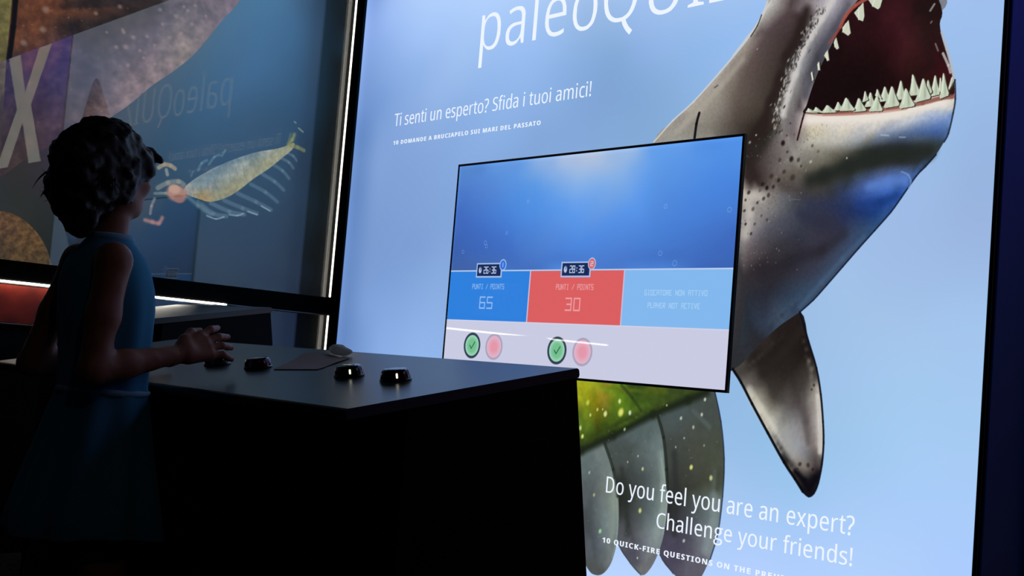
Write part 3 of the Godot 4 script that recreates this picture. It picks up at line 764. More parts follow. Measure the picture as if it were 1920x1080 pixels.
# ------------------------------------------------------------------------------------------------ the television
const GLYPHS := {"0": [0, 0, 4, 0, 4, 6, 0, 6, 0, 0], "1": [2, 0, 2, 6], "2": [0, 0, 4, 0, 4, 3, 0, 3, 0, 6, 4, 6], "3": [0, 0, 4, 0, 4, 3, 1, 3, 4, 3, 4, 6, 0, 6], "5": [4, 0, 0, 0, 0, 3, 4, 3, 4, 6, 0, 6], "6": [4, 0, 0, 0, 0, 6, 4, 6, 4, 3, 0, 3], "8": [0, 0, 4, 0, 4, 6, 0, 6, 0, 0, 0, 3, 4, 3],
	"P": [0, 6, 0, 0, 4, 0, 4, 3, 0, 3], "U": [0, 0, 0, 6, 4, 6, 4, 0], "N": [0, 6, 0, 0, 4, 6, 4, 0], "T": [0, 0, 4, 0, 2, 0, 2, 6], "I": [1, 0, 3, 0, 2, 0, 2, 6, 1, 6, 3, 6], "O": [0, 0, 4, 0, 4, 6, 0, 6, 0, 0], "S": [4, 0, 0, 0, 0, 3, 4, 3, 4, 6, 0, 6], "/": [0, 6, 4, 0],
	"G": [4, 0, 0, 0, 0, 6, 4, 6, 4, 3, 2, 3], "C": [4, 0, 0, 0, 0, 6, 4, 6], "A": [0, 6, 0, 0, 4, 0, 4, 6, 4, 3, 0, 3], "R": [0, 6, 0, 0, 4, 0, 4, 3, 0, 3, 1, 3, 4, 6], "E": [4, 0, 0, 0, 0, 3, 3, 3, 0, 3, 0, 6, 4, 6], "V": [0, 0, 2, 6, 4, 0], "L": [0, 0, 0, 6, 4, 6], "Y": [0, 0, 0, 3, 4, 3, 4, 0, 4, 3, 2, 3, 2, 6], ":": [2, 1.5, 2, 2.2]}

func glyphs(text: String, x0: float, x1: float, y0: float, y1: float, c: Color, wide: float, alpha := 1.0) -> void:
	# the screen's square lettering, between x0..x1 and y0..y1 given as shares of the screen
	var adv := (x1 - x0) * cw / (text.length() * 6.0 - 2.0)
	var up := (y1 - y0) * chh / 6.0
	for i in text.length():
		if GLYPHS.has(text[i]):
			var g: Array = GLYPHS[text[i]]
			var p := PackedVector2Array()
			for k in range(0, g.size(), 2):
				p.append(Vector2(x0 * cw + (i * 6 + g[k]) * adv, y0 * chh + g[k + 1] * up))
			line(p, wide, c, alpha)
			if text[i] == ":":
				line(PackedVector2Array([p[0] + Vector2(0, up * 2.5), p[1] + Vector2(0, up * 2.5)]), wide, c, alpha)

func area(x0: float, y0: float, x1: float, y1: float, r: int, g: int, b: int) -> void:
	fill(PackedVector2Array([Vector2(x0 * cw, y0 * chh), Vector2(x1 * cw, y0 * chh), Vector2(x1 * cw, y1 * chh), Vector2(x0 * cw, y1 * chh)]), [r, g, b])

func ring(x: float, y: float, r: float, c: Color, alpha: float, wide: float) -> void:
	var p := PackedVector2Array()
	for k in 17:
		p.append(Vector2(x * cw, y * chh) + Vector2(r, 0).rotated(TAU * k / 16))
	line(p, wide, c, alpha)

func television() -> void:
	flip = false
	canvas(0, 1.0, 1280, 720, 1280.0, [20, 980, 85, 134, 205, 200, 985, 97, 151, 223, 350, 985, 141, 176, 226, 450, 985, 172, 191, 223, 520, 985, 179, 194, 221, 640, 985, 154, 185, 226, 760, 985, 99, 158, 234, 980, 985, 83, 146, 230, 20, 920, 73, 120, 202, 300, 930, 88, 150, 228, 480, 935, 143, 181, 231, 640, 930, 130, 174, 231, 950, 930, 78, 139, 227, 20, 850, 65, 107, 191, 250, 850, 73, 134, 220, 480, 850, 94, 155, 236, 700, 850, 88, 149, 234, 980, 850, 71, 127, 214, 20, 760, 59, 98, 176, 250, 770, 65, 113, 200, 500, 770, 78, 137, 225, 750, 770, 73, 127, 212, 980, 770, 64, 107, 191, 20, 710, 66, 98, 164, 300, 710, 69, 111, 191, 600, 710, 73, 120, 202, 980, 710, 60, 100, 180])
	var w := Color(0.80, 0.86, 0.96)
	for b in [[0.139, 0.388, 7.0], [0.145, 0.405, 6.0], [0.0455, 0.429, 6.0], [0.78, 0.458, 7.0], [0.827, 0.50, 8.0], [0.2246, 0.345, 5.0], [0.977, 0.29, 7.0], [0.786, 0.262, 6.0], [0.3, 0.2, 5.0]]:
		ring(b[0], b[1], b[2], Color(0.62, 0.76, 0.96), 0.55, 1.6)
	area(0, 0.526, 0.332, 0.765, 47, 128, 222)
	area(0.332, 0.526, 0.669, 0.765, 219, 95, 97)
	area(0.669, 0.526, 1.0, 0.765, 130, 184, 238)
	area(0, 0.765, 1.0, 1.0, 201, 203, 226)
	area(0, 0.521, 1.0, 0.527, 185, 205, 236)
	area(0.330, 0.526, 0.3345, 0.768, 200, 192, 220)
	area(0.667, 0.526, 0.671, 0.768, 200, 188, 216)
	area(0, 0.763, 1.0, 0.768, 210, 210, 232)
	for k in 2:
		var x := 0.115 + k * 0.336
		area(x - 0.004, 0.487, x + 0.103, 0.557, 169, 192, 232)
		area(x, 0.493, x + 0.098, 0.549, 24, 42, 88)
		spot((x + 0.012) * cw, 0.521 * chh, 9, 13, 0, w, 0.9, 0.3)
		line(PackedVector2Array([Vector2((x + 0.013) * cw, 0.521 * chh), Vector2((x + 0.013) * cw, 0.508 * chh)]), 2.5, Color(0.1, 0.16, 0.34), 1.0)
		glyphs("26:36" if k == 0 else "28:36", x + 0.028, x + 0.078, 0.506, 0.536, w, 3.0)
		spot((x + 0.105) * cw, 0.497 * chh, 19, 21, 0, Color(0.66, 0.76, 0.93), 1.0, 0.12)
		spot((x + 0.105) * cw, 0.497 * chh, 15, 17, 0, Color(0.2, 0.45, 0.85) if k == 0 else Color(0.86, 0.4, 0.42), 1.0, 0.12)
		glyphs("1" if k == 0 else "2", x + 0.101, x + 0.109, 0.488, 0.506, w, 2.5)
		glyphs("PUNTI / POINTS", x - 0.015 if k == 0 else x - 0.017, x + 0.116, 0.589, 0.611, Color(0.66, 0.78, 0.95) if k == 0 else Color(0.93, 0.70, 0.72), 2.6, 0.8)
		glyphs("65" if k == 0 else "30", x + 0.022, x + 0.073, 0.651, 0.704, Color(0.66, 0.78, 0.95) if k == 0 else Color(0.93, 0.68, 0.70), 5.0, 0.85)
	glyphs("GIOCATORE NON ATTIVO", 0.740, 0.930, 0.612, 0.632, Color(0.70, 0.84, 0.96), 2.4, 0.8)
	glyphs("PLAYER NOT ACTIVE", 0.753, 0.911, 0.665, 0.685, Color(0.70, 0.84, 0.96), 2.4, 0.8)
	for k in 2:
		var x := 0.1188 + k * 0.336
		spot(x * cw, 0.8855 * chh, 46, 46, 0, Color(0.2, 0.25, 0.32), 1.0, 0.05)
		spot(x * cw, 0.8855 * chh, 37, 37, 0, Color(0.62, 0.84, 0.74), 1.0, 0.05)
		spot(x * cw, 0.8855 * chh, 35, 35, 0, Color(0.46, 0.75, 0.56), 1.0, 0.4)
		line(PackedVector2Array([Vector2(x * cw - 12, 0.885 * chh), Vector2(x * cw - 3, 0.900 * chh), Vector2(x * cw + 14, 0.868 * chh)]), 4.0, Color(0.18, 0.38, 0.30), 0.95)
		spot((x + 0.0916) * cw, 0.8855 * chh, 46, 46, 0, Color(0.66, 0.64, 0.74), 1.0, 0.05)
		spot((x + 0.0916) * cw, 0.8855 * chh, 39, 39, 0, Color(0.88, 0.70, 0.78), 1.0, 0.08)
		spot((x + 0.0916) * cw, 0.8855 * chh, 34, 34, 0, Color(0.90, 0.55, 0.62), 0.7, 0.6)
	var tex := printed()
	var root := thing("television", "wide black-framed television showing the quiz scores, hung before the blue panel", "television", Vector3(0, LIFT, 0))
	var sm := glow("tv_screen", Color.WHITE, 1.0, tex)
	sm.roughness = 0.02
	sm.metallic_specular = 0.5
	part("screen", sheet(Vector3(-0.715, 0.4022, 0), Vector3(1.43, 0, 0), Vector3(0, -0.8044, 0)), sm, root)
	for s in [-1, 1]:
		part("bezel", box(Vector3(0.009, 0.8224, 0.014), 0.001), m.black_trim, root, Vector3(s * 0.7195, 0, -0.005))
		part("bezel", box(Vector3(1.43, 0.009, 0.014), 0.001), m.black_trim, root, Vector3(0, s * 0.4067, -0.005))
	part("rear_shell", box(Vector3(1.43, 0.80, 0.010), 0.002), m.black_frame, root, Vector3(0, 0, -0.0065))
	part("housing", box(Vector3(0.9, 0.5, 0.03), 0.01), m.black_frame, root, Vector3(0, -0.05, -0.026))
	part("wall_bracket", box(Vector3(0.4, 0.3, 0.058), 0.003), m.metal, root, Vector3(0, 0, -0.068))

# ------------------------------------------------------------------------------------------------ the consoles
func console(called: String, label: String, x0: float, x1: float, zf: float, yf: float, zb: float, yb: float) -> void:
	# a standing console whose top rises from the user's edge (zf, yf) to the rear edge (zb, yb)
	var xc := (x0 + x1) / 2
	var zc := (zf + zb) / 2
	var t := thing(called, label, "console", Vector3(xc, 0, zc), 0, "sloping black quiz consoles")
	var h := (x1 - x0) / 2
	var along := Vector2(zb - zf, yb - yf).normalized()
	var down := Vector2(along.y, -along.x) * 0.020 * (1 if along.x > 0 else -1)
	if down.y > 0:
		down = -down
	var a := Vector2(zf - zc, yf)
	var b := Vector2(zb - zc, yb)
	var e := 0.005
	var top := PackedVector2Array([a + along * e, b - along * e, b - along * 0.0015 + down * 0.12, b + down * 0.3, b + down * 0.75, b - along * 0.003 + down, a + down, a + down * 0.3, a + along * 0.0015 + down * 0.12])
	part("top", prism(top, -h, h), m.console_top, t)
	var fa := a + down + along * 0.14
	var fb := b + down - along * 0.006
	var lean := 0.183
	var side := PackedVector2Array([fa, fb, Vector2(fb.x - fb.y * lean * 0.98, 0.0), Vector2(fa.x, 0.0)])
	part("side_panel", prism(side, h - 0.023, h - 0.003), m.console_body, t)
	part("side_panel", prism(side, -h + 0.003, -h + 0.023), m.console_body, t)
	part("front_panel", prism(PackedVector2Array([Vector2(fa.x, fa.y), Vector2(fa.x - 0.02, fa.y), Vector2(fa.x - 0.02, 0), Vector2(fa.x, 0)]), -h + 0.023, h - 0.023), m.console_body, t)
	var lo := Vector2(fb.x - fb.y * lean * 0.98, 0.0)
	part("rear_panel", prism(PackedVector2Array([fb, fb + Vector2(0.02, 0), lo + Vector2(0.02, 0), lo]), -h + 0.023, h - 0.023), m.console_body, t)

const DESK := [1.3718, 1.8530, 0.7800, 1.2804, 0.8897]        # right edge x, front z, front y, rear z, rear y above the floor

func desk_y(z: float) -> float:
	return DESK[2] + (DESK[4] - DESK[2]) * (DESK[1] - z) / (DESK[1] - DESK[3])

func consoles() -> void:
	console("quiz_console", "black sloping console carrying the game buttons, in front of the television", DESK[0] - 1.80, DESK[0], DESK[1], DESK[2], DESK[3], DESK[4])
	console("rear_console", "taller black sloping console without buttons, beside the glazed showcase", -1.66, -0.9, 1.257, 0.9356, 0.687, 1.0382)

func button(at: Vector3, green: bool, label: String, lit := false) -> void:
	var t := thing("push_button", label, "button", at + Vector3(0, 0.001, 0.0002), 0, "arcade push buttons on the console")
	t.rotation = Vector3(0.1893, 0, 0)
	part("collar", lathe(PackedVector2Array([Vector2(0.0, 0.0), Vector2(0.0335, 0.0), Vector2(0.0335, 0.003), Vector2(0.032, 0.0045), Vector2(0.0, 0.0045)])), m.button_collar, t)
	part("cap", lathe(PackedVector2Array([Vector2(0.0, 0.0045), Vector2(0.0316, 0.0045), Vector2(0.0312, 0.009), Vector2(0.0303, 0.0135), Vector2(0.0291, 0.0175), Vector2(0.0278, 0.0205), Vector2(0.0262, 0.0226), Vector2(0.0238, 0.0238), Vector2(0.015, 0.0246), Vector2(0.0, 0.0250)])), m.button_green if green else m.button_red, t)
	if lit:                                            # a short white light slot in the flank of the cap
		var a := deg_to_rad(30.0)
		part("indicator_light", box(Vector3(0.003, 0.0105, 0.0042), 0.001), m.indicator, t, Vector3(cos(a) * 0.0299, 0.0125, sin(a) * 0.0299), Vector3(0, -a, 0.16))

func table_things() -> void:
	button(Vector3(1.1403, desk_y(1.5791), 1.5791), false, "red push button at the console's outer end, beside a green one", true)
	button(Vector3(0.9749, desk_y(1.5827), 1.5827), true, "green push button next to the red one at the console's outer end", true)
	button(Vector3(0.5979, desk_y(1.5893), 1.5893), false, "red push button just past the girl's fingertips")
	button(Vector3(0.4175, desk_y(1.5994), 1.5994), true, "green push button under the girl's fingertips")
	# a leaflet lying on the console, its far end crumpled
	var st := SurfaceTool.new()
	st.begin(Mesh.PRIMITIVE_TRIANGLES)
	st.set_smooth_group(0)
	var n := 12
	var cor := [Vector3(0.678, 0, 1.596), Vector3(0.795, 0, 1.549), Vector3(0.676, 0, 1.385), Vector3(0.492, 0, 1.399)]
	var rows: Array = []
	for i in n + 1:
		var row: Array = []
		for k in n + 1:
			var u := float(i) / n
			var v := float(k) / n
			var p: Vector3 = cor[0].lerp(cor[1], v).lerp(cor[3].lerp(cor[2], v), u)
			p.y = desk_y(p.z) + 0.0022 + 0.010 * pow(u, 4.0) * (0.6 + 0.4 * sin(v * 5.0)) + 0.0015 * sin(u * 9.0 + v * 3.0) * u
			row.append(p)
		rows.append(row)
	var o := Vector3(0, -0.0008, 0)
	for i in n:
		for k in n:
			quad(st, rows[i][k], rows[i][k + 1], rows[i + 1][k + 1], rows[i + 1][k])
			quad(st, rows[i][k] + o, rows[i + 1][k] + o, rows[i + 1][k + 1] + o, rows[i][k + 1] + o)
	st.generate_normals()
	var pap := thing("leaflet", "pinkish paper leaflet lying on the console between the buttons", "leaflet")
	part("sheet", st.commit(), m.paper, pap)
	# its crumpled white end
	st = start()
	var cp := Vector3(0.612, 0, 1.366)
	cp.y = desk_y(cp.z) + 0.014
	grid(cp - Vector3(0.08, 0.04, 0.07), cp + Vector3(0.08, 0.04, 0.07), 0.005)
	lump(cp, Vector3(0.030, 0.011, 0.022), Basis(Vector3.UP, 0.5), 0.01)
	lump(cp + Vector3(-0.015, 0.004, 0.005), Vector3(0.02, 0.012, 0.018), Basis.IDENTITY, 0.01)
	var crease := FastNoiseLite.new()
	crease.seed = 2
	crease.frequency = 30.0
	ripple(crease, 0.006)
	net(st)
	part("folded_end", finish(st), m.paper_white, pap).set_meta("label", "crumpled white end of the leaflet")

# ------------------------------------------------------------------------------------------------ the girl
var fv: PackedFloat32Array
var fn := Vector3i()
var flo := Vector3()
var fc := 0.012

func grid(lo: Vector3, hi: Vector3, cell: float) -> void:
	flo = lo
	fc = cell
	fn = Vector3i(((hi - lo) / cell).ceil()) + Vector3i.ONE
	fv = PackedFloat32Array()
	fv.resize(fn.x * fn.y * fn.z)
	fv.fill(1.0)

func smin(a: float, b: float, k: float) -> float:
	var h := maxf(k - absf(a - b), 0.0) / k
	return minf(a, b) - h * h * k * 0.25

func limb(a: Vector3, b: Vector3, ra: float, rb: float, k := 0.02) -> void:
	# a tapered capsule joined smoothly to what is there
	var r := maxf(ra, rb) + k + fc * 2
	var lo := Vector3i(((a.min(b) - Vector3.ONE * r - flo) / fc).floor()).clamp(Vector3i.ZERO, fn - Vector3i.ONE)
	var hi := Vector3i(((a.max(b) + Vector3.ONE * r - flo) / fc).ceil()).clamp(Vector3i.ZERO, fn - Vector3i.ONE)
	var ab := b - a
	var ll := maxf(ab.length_squared(), 1e-9)
	for z in range(lo.z, hi.z + 1):
		for y in range(lo.y, hi.y + 1):
			var i := (z * fn.y + y) * fn.x + lo.x
			for x in range(lo.x, hi.x + 1):
				var p := flo + Vector3(x, y, z) * fc
				var t := clampf((p - a).dot(ab) / ll, 0.0, 1.0)
				var d := p.distance_to(a + ab * t) - lerpf(ra, rb, t)
				fv[i] = smin(fv[i], d, k)
				i += 1

func lump(c: Vector3, r: Vector3, basis := Basis.IDENTITY, k := 0.02, carve := false) -> void:
	# an ellipsoid, joined or cut away
	var rr := maxf(r.x, maxf(r.y, r.z)) + k + fc * 2
	var lo := Vector3i(((c - Vector3.ONE * rr - flo) / fc).floor()).clamp(Vector3i.ZERO, fn - Vector3i.ONE)
	var hi := Vector3i(((c + Vector3.ONE * rr - flo) / fc).ceil()).clamp(Vector3i.ZERO, fn - Vector3i.ONE)
	var inv := basis.transposed()
	for z in range(lo.z, hi.z + 1):
		for y in range(lo.y, hi.y + 1):
			var i := (z * fn.y + y) * fn.x + lo.x
			for x in range(lo.x, hi.x + 1):
				var q := inv * (flo + Vector3(x, y, z) * fc - c)
				var k0 := (q / r).length()
				var k1 := (q / (r * r)).length()
				var d := k0 * (k0 - 1.0) / maxf(k1, 1e-6)
				fv[i] = -smin(-fv[i], d, k) if carve else smin(fv[i], d, k)
				i += 1

func ripple(noise: FastNoiseLite, amount: float) -> void:
	for z in fn.z:
		for y in fn.y:
			for x in fn.x:
				var i := (z * fn.y + y) * fn.x + x
				if absf(fv[i]) < amount * 3 + fc * 2:
					fv[i] += noise.get_noise_3dv(flo + Vector3(x, y, z) * fc) * amount

func net(st: SurfaceTool) -> void:
	# surface nets: one vertex in each crossed cell, one quad round each crossed edge
	var at := PackedInt32Array()
	at.resize(fn.x * fn.y * fn.z)
	at.fill(-1)
	var vs := PackedVector3Array()
	var sx := 1
	var sy := fn.x
	var sz := fn.x * fn.y
	var off := [0, sx, sy, sx + sy, sz, sx + sz, sy + sz, sx + sy + sz]
	var cor := [Vector3(0, 0, 0), Vector3(1, 0, 0), Vector3(0, 1, 0), Vector3(1, 1, 0), Vector3(0, 0, 1), Vector3(1, 0, 1), Vector3(0, 1, 1), Vector3(1, 1, 1)]
	var edges := [[0, 1], [2, 3], [4, 5], [6, 7], [0, 2], [1, 3], [4, 6], [5, 7], [0, 4], [1, 5], [2, 6], [3, 7]]
	for z in fn.z - 1:
		for y in fn.y - 1:
			var i := (z * fn.y + y) * fn.x
			for x in fn.x - 1:
				var f0 := fv[i]
				if f0 < 0.05 and f0 > -0.05:
					var neg := 0
					for o in off:
						if fv[i + o] < 0:
							neg += 1
					if neg > 0 and neg < 8:
						var sum := Vector3.ZERO
						var cnt := 0
						for e in edges:
							var a := fv[i + off[e[0]]]
							var b := fv[i + off[e[1]]]
							if (a < 0) != (b < 0):
								var ca: Vector3 = cor[e[0]]
								sum += ca.lerp(cor[e[1]], a / (a - b))
								cnt += 1
						at[i] = vs.size()
						vs.append(flo + (Vector3(x, y, z) + sum / cnt) * fc)
				i += 1
	var base := verts
	for v in vs:
		st.add_vertex(v)
	verts += vs.size()
	for z in range(1, fn.z - 1):
		for y in range(1, fn.y - 1):
			var i := (z * fn.y + y) * fn.x + 1
			for x in range(1, fn.x - 1):
				var f0 := fv[i]
				if f0 < 0.05 and f0 > -0.05:
					var inside := f0 < 0
					if inside != (fv[i + sx] < 0):
						ring4(st, base, at[i], at[i - sy], at[i - sy - sz], at[i - sz], not inside)
					if inside != (fv[i + sy] < 0):
						ring4(st, base, at[i], at[i - sz], at[i - sz - sx], at[i - sx], not inside)
					if inside != (fv[i + sz] < 0):
						ring4(st, base, at[i], at[i - sx], at[i - sx - sy], at[i - sy], not inside)
				i += 1

var verts := 0

func ring4(st: SurfaceTool, base: int, a: int, b: int, c: int, d: int, turned: bool) -> void:
	if a < 0 or b < 0 or c < 0 or d < 0:
		return
	var o := [a, d, c, a, c, b] if turned else [a, b, c, a, c, d]
	for k in o:
		st.add_index(base + k)

func start() -> SurfaceTool:
	var st := SurfaceTool.new()
	st.begin(Mesh.PRIMITIVE_TRIANGLES)
	verts = 0
	return st

func finish(st: SurfaceTool) -> Mesh:
	st.generate_normals()
	return st.commit()

func hand(st: SurfaceTool, wrist: Vector3, fwd: Vector3, up: Vector3, side: Vector3, tips: Array, size: float) -> void:
	# side points to the little finger; tips: how far each finger reaches along fwd and up from its knuckle
	var lo := wrist - Vector3.ONE * 0.17 * size
	grid(lo, wrist + Vector3.ONE * 0.17 * size, 0.0036)
	limb(wrist - fwd * 0.03 * size, wrist + fwd * 0.012 * size, 0.021 * size, 0.020 * size, 0.01)
	for k in 4:
		var s := side * (-0.026 + 0.0175 * k) * size
		var root := wrist + fwd * (0.066 - 0.004 * absf(k - 1.2)) * size + s
		limb(wrist + s * 0.6 + fwd * 0.01 * size, root, 0.0135 * size, 0.0105 * size, 0.012)
		var reach: Vector2 = tips[k]
		var mid := root + (fwd * reach.x * 0.52 + up * (reach.y * 0.35 + 0.006 * size)) + s * 0.25
		var tip := root + fwd * reach.x + up * reach.y + s * 0.55
		limb(root, mid, 0.0088 * size, 0.0080 * size, 0.004)
		limb(mid, mid.lerp(tip, 0.55), 0.0080 * size, 0.0074 * size, 0.004)
		limb(mid.lerp(tip, 0.55) - up * 0.002 * size, tip, 0.0074 * size, 0.0066 * size, 0.004)
	var th := wrist + fwd * 0.022 * size - side * 0.026 * size
	var tm := th + (fwd * 0.030 - side * 0.018 - up * 0.008) * size
	limb(wrist + fwd * 0.008 * size, th, 0.014 * size, 0.013 * size, 0.010)
	limb(th, tm, 0.0115 * size, 0.0095 * size, 0.006)
	limb(tm, tm + (fwd * 0.028 - side * 0.002 - up * 0.010) * size, 0.0092 * size, 0.0074 * size, 0.004)
	net(st)

func girl() -> void:
	var base := Vector3(0.563, 0, 1.95)
	var root := thing("person", "girl in a light blue sleeveless dress, hair tied back, reaching over the console", "person", base)
	var f := func(x: float, y: float, z: float) -> Vector3:      # hall coordinates about the television's centre, to the girl's own
		return Vector3(x, y + LIFT, z) - base
	# --- body: one continuous surface
	var st := start()
	grid(Vector3(-0.27, -0.03, -0.2), Vector3(0.25, 1.22, 0.25), 0.012)
	var neck: Vector3 = f.call(0.560, -0.165, 1.975)
	var chest: Vector3 = f.call(0.560, -0.285, 1.975)
	var belly: Vector3 = f.call(0.560, -0.46, 1.955)
	var hip: Vector3 = f.call(0.560, -0.60, 1.958)
	lump(chest, Vector3(0.098, 0.10, 0.074), Basis.IDENTITY, 0.02)
	limb(chest, belly, 0.074, 0.072, 0.03)
	lump(hip, Vector3(0.118, 0.095, 0.095), Basis.IDENTITY, 0.05)
	var rs: Vector3 = f.call(0.672, -0.232, 2.005)
	var ls: Vector3 = f.call(0.440, -0.228, 1.985)
	limb(neck - Vector3(0, 0.055, 0), rs, 0.032, 0.035, 0.02)
	limb(neck - Vector3(0, 0.055, 0), ls, 0.032, 0.035, 0.02)
	limb(neck - Vector3(0, 0.05, 0), neck + Vector3(-0.005, 0.07, -0.012), 0.042, 0.036, 0.02)
	var re: Vector3 = f.call(0.700, -0.468, 2.040)
	var rw: Vector3 = f.call(0.664, -0.418, 1.824)
	limb(rs, rs.lerp(re, 0.5), 0.038, 0.035, 0.02)
	limb(rs.lerp(re, 0.5), re, 0.035, 0.030, 0.02)
	limb(re, re.lerp(rw, 0.35), 0.031, 0.031, 0.015)
	limb(re.lerp(rw, 0.35), rw, 0.031, 0.0205, 0.015)
	var le: Vector3 = f.call(0.372, -0.468, 2.045)
	var lw: Vector3 = f.call(0.385, -0.438, 1.84)
	limb(ls, ls.lerp(le, 0.5), 0.038, 0.034, 0.02)
	limb(ls.lerp(le, 0.5), le, 0.034, 0.030, 0.02)
	limb(le, le.lerp(lw, 0.35), 0.030, 0.030, 0.015)
	limb(le.lerp(lw, 0.35), lw, 0.030, 0.0205, 0.015)
	for s in [1, -1]:
		var hx := 0.068 if s > 0 else -0.066
		var hj: Vector3 = hip + Vector3(hx * 0.9, -0.05, 0.0)
		var kn := Vector3(hx + 0.006 * s, 0.37, hip.z + (-0.012 if s > 0 else 0.045))
		var an := Vector3(hx + 0.006 * s, 0.075, hip.z + (0.02 if s > 0 else 0.085))
		limb(hj, kn, 0.072, 0.046, 0.03)
		limb(kn, kn.lerp(an, 0.3) + Vector3(0, 0, 0.01), 0.045, 0.046, 0.02)
		limb(kn.lerp(an, 0.3) + Vector3(0, 0, 0.01), an, 0.046, 0.029, 0.02)
		limb(an, an + Vector3(0, -0.035, 0.015), 0.03, 0.032, 0.015)
		limb(an + Vector3(0, -0.04, 0.01), an + Vector3(0.006 * s, -0.05, -0.12), 0.032, 0.022, 0.02)
	net(st)
	# --- hands
	var rf := Vector3(-0.10, 0.36, -1.0).normalized()
	var ru := Vector3(0.80, 0.58, 0.10)
	ru = (ru - rf * ru.dot(rf)).normalized()
	hand(st, rw, rf, ru, rf.cross(ru).normalized(), [Vector2(0.066, -0.020), Vector2(0.073, -0.022), Vector2(0.068, -0.022), Vector2(0.054, -0.020)], 1.06)
	var lf := Vector3(0.05, 0.12, -1.0).normalized()
	var lu := Vector3(0, 1, 0)
	lu = (lu - lf * lu.dot(lf)).normalized()
	hand(st, lw, lf, lu, -lf.cross(lu).normalized(), [Vector2(0.05, -0.02), Vector2(0.055, -0.02), Vector2(0.052, -0.02), Vector2(0.04, -0.018)], 0.92)
	# --- head
	var hc: Vector3 = f.call(0.556, -0.030, 1.985)
	var hb := Basis(Vector3.UP, deg_to_rad(16.0)) * Basis(Vector3.RIGHT, deg_to_rad(4.0))
	grid(hc - Vector3(0.13, 0.17, 0.15), hc + Vector3(0.13, 0.14, 0.14), 0.0045)
	var q := func(x: float, y: float, z: float) -> Vector3:
		return hc + hb * Vector3(x, y, z)
	lump(q.call(0, 0.022, 0.012), Vector3(0.070, 0.078, 0.088), hb, 0.02)       # skull
	lump(q.call(0, -0.030, -0.032), Vector3(0.056, 0.066, 0.056), hb, 0.03)     # face
	lump(q.call(0, -0.078, -0.058), Vector3(0.024, 0.018, 0.022), hb, 0.025)    # chin
	for s in [-1, 1]:
		lump(q.call(0.034 * s, -0.028, -0.064), Vector3(0.020, 0.016, 0.018), hb, 0.02)   # cheek
		limb(q.call(0.048 * s, -0.045, -0.005), q.call(0.018 * s, -0.080, -0.055), 0.018, 0.014, 0.02)   # jaw
		lump(q.call(0.072 * s, -0.012, 0.004), Vector3(0.007, 0.026, 0.016), hb, 0.008)   # ear
		lump(q.call(0.027 * s, -0.002, -0.094), Vector3(0.016, 0.011, 0.010), hb, 0.010, true)   # eye socket
	limb(q.call(0, 0.000, -0.085), q.call(0, -0.030, -0.100), 0.006, 0.010, 0.012)          # nose
	lump(q.call(0, -0.034, -0.098), Vector3(0.013, 0.007, 0.010), hb, 0.008)
	limb(q.call(-0.016, -0.056, -0.079), q.call(0.016, -0.056, -0.079), 0.006, 0.006, 0.008)   # lips
	limb(q.call(-0.013, -0.064, -0.078), q.call(0.013, -0.064, -0.078), 0.006, 0.006, 0.006)
	limb(neck + Vector3(0, -0.02, 0), neck + Vector3(-0.005, 0.075, -0.010), 0.037, 0.036, 0.02)
	net(st)
	part("body", finish(st), m.skin, root)
	for s in [-1, 1]:
		var e := SphereMesh.new()
		e.radius = 0.0105
		e.height = 0.021
		part("eye", e, m.eye, root, q.call(0.027 * s, -0.002, -0.081))
	# --- hair
	st = start()
	grid(hc - Vector3(0.17, 0.20, 0.17), hc + Vector3(0.17, 0.16, 0.20), 0.006)
	lump(q.call(0, 0.032, 0.020), Vector3(0.082, 0.086, 0.098), hb, 0.02)
	lump(q.call(0, 0.020, -0.052), Vector3(0.070, 0.058, 0.050), hb, 0.02)
	lump(q.call(0, -0.050, -0.100), Vector3(0.058, 0.072, 0.068), hb, 0.012, true)
	lump(q.call(0, -0.03, 0.06), Vector3(0.080, 0.075, 0.065), hb, 0.03)
	lump(q.call(0.01, 0.01, 0.105), Vector3(0.058, 0.060, 0.045), hb, 0.03)
	lump(q.call(0.0, -0.06, 0.095), Vector3(0.060, 0.058, 0.045), hb, 0.03)
	for s in [-1, 1]:
		lump(q.call(0.068 * s, -0.015, 0.012), Vector3(0.018, 0.055, 0.035), hb, 0.02)
	lump(q.call(0.02, -0.115, 0.085), Vector3(0.040, 0.035, 0.030), hb, 0.02)
	limb(q.call(0.03, 0.055, -0.085), q.call(0.045, 0.035, -0.108), 0.014, 0.005, 0.012)
	limb(q.call(-0.02, 0.06, -0.085), q.call(-0.01, 0.038, -0.106), 0.014, 0.006, 0.012)
	var noise := FastNoiseLite.new()
	noise.seed = 4
	noise.frequency = 22.0
	noise.fractal_octaves = 3
	ripple(noise, 0.014)
	net(st)
	var rng := RandomNumberGenerator.new()
	rng.seed = 77
	var hair := part("hair", finish(st), m.hair, root)
	# loose curls, each a thin twisted tube
	st = SurfaceTool.new()
	st.begin(Mesh.PRIMITIVE_TRIANGLES)
	st.set_smooth_group(0)
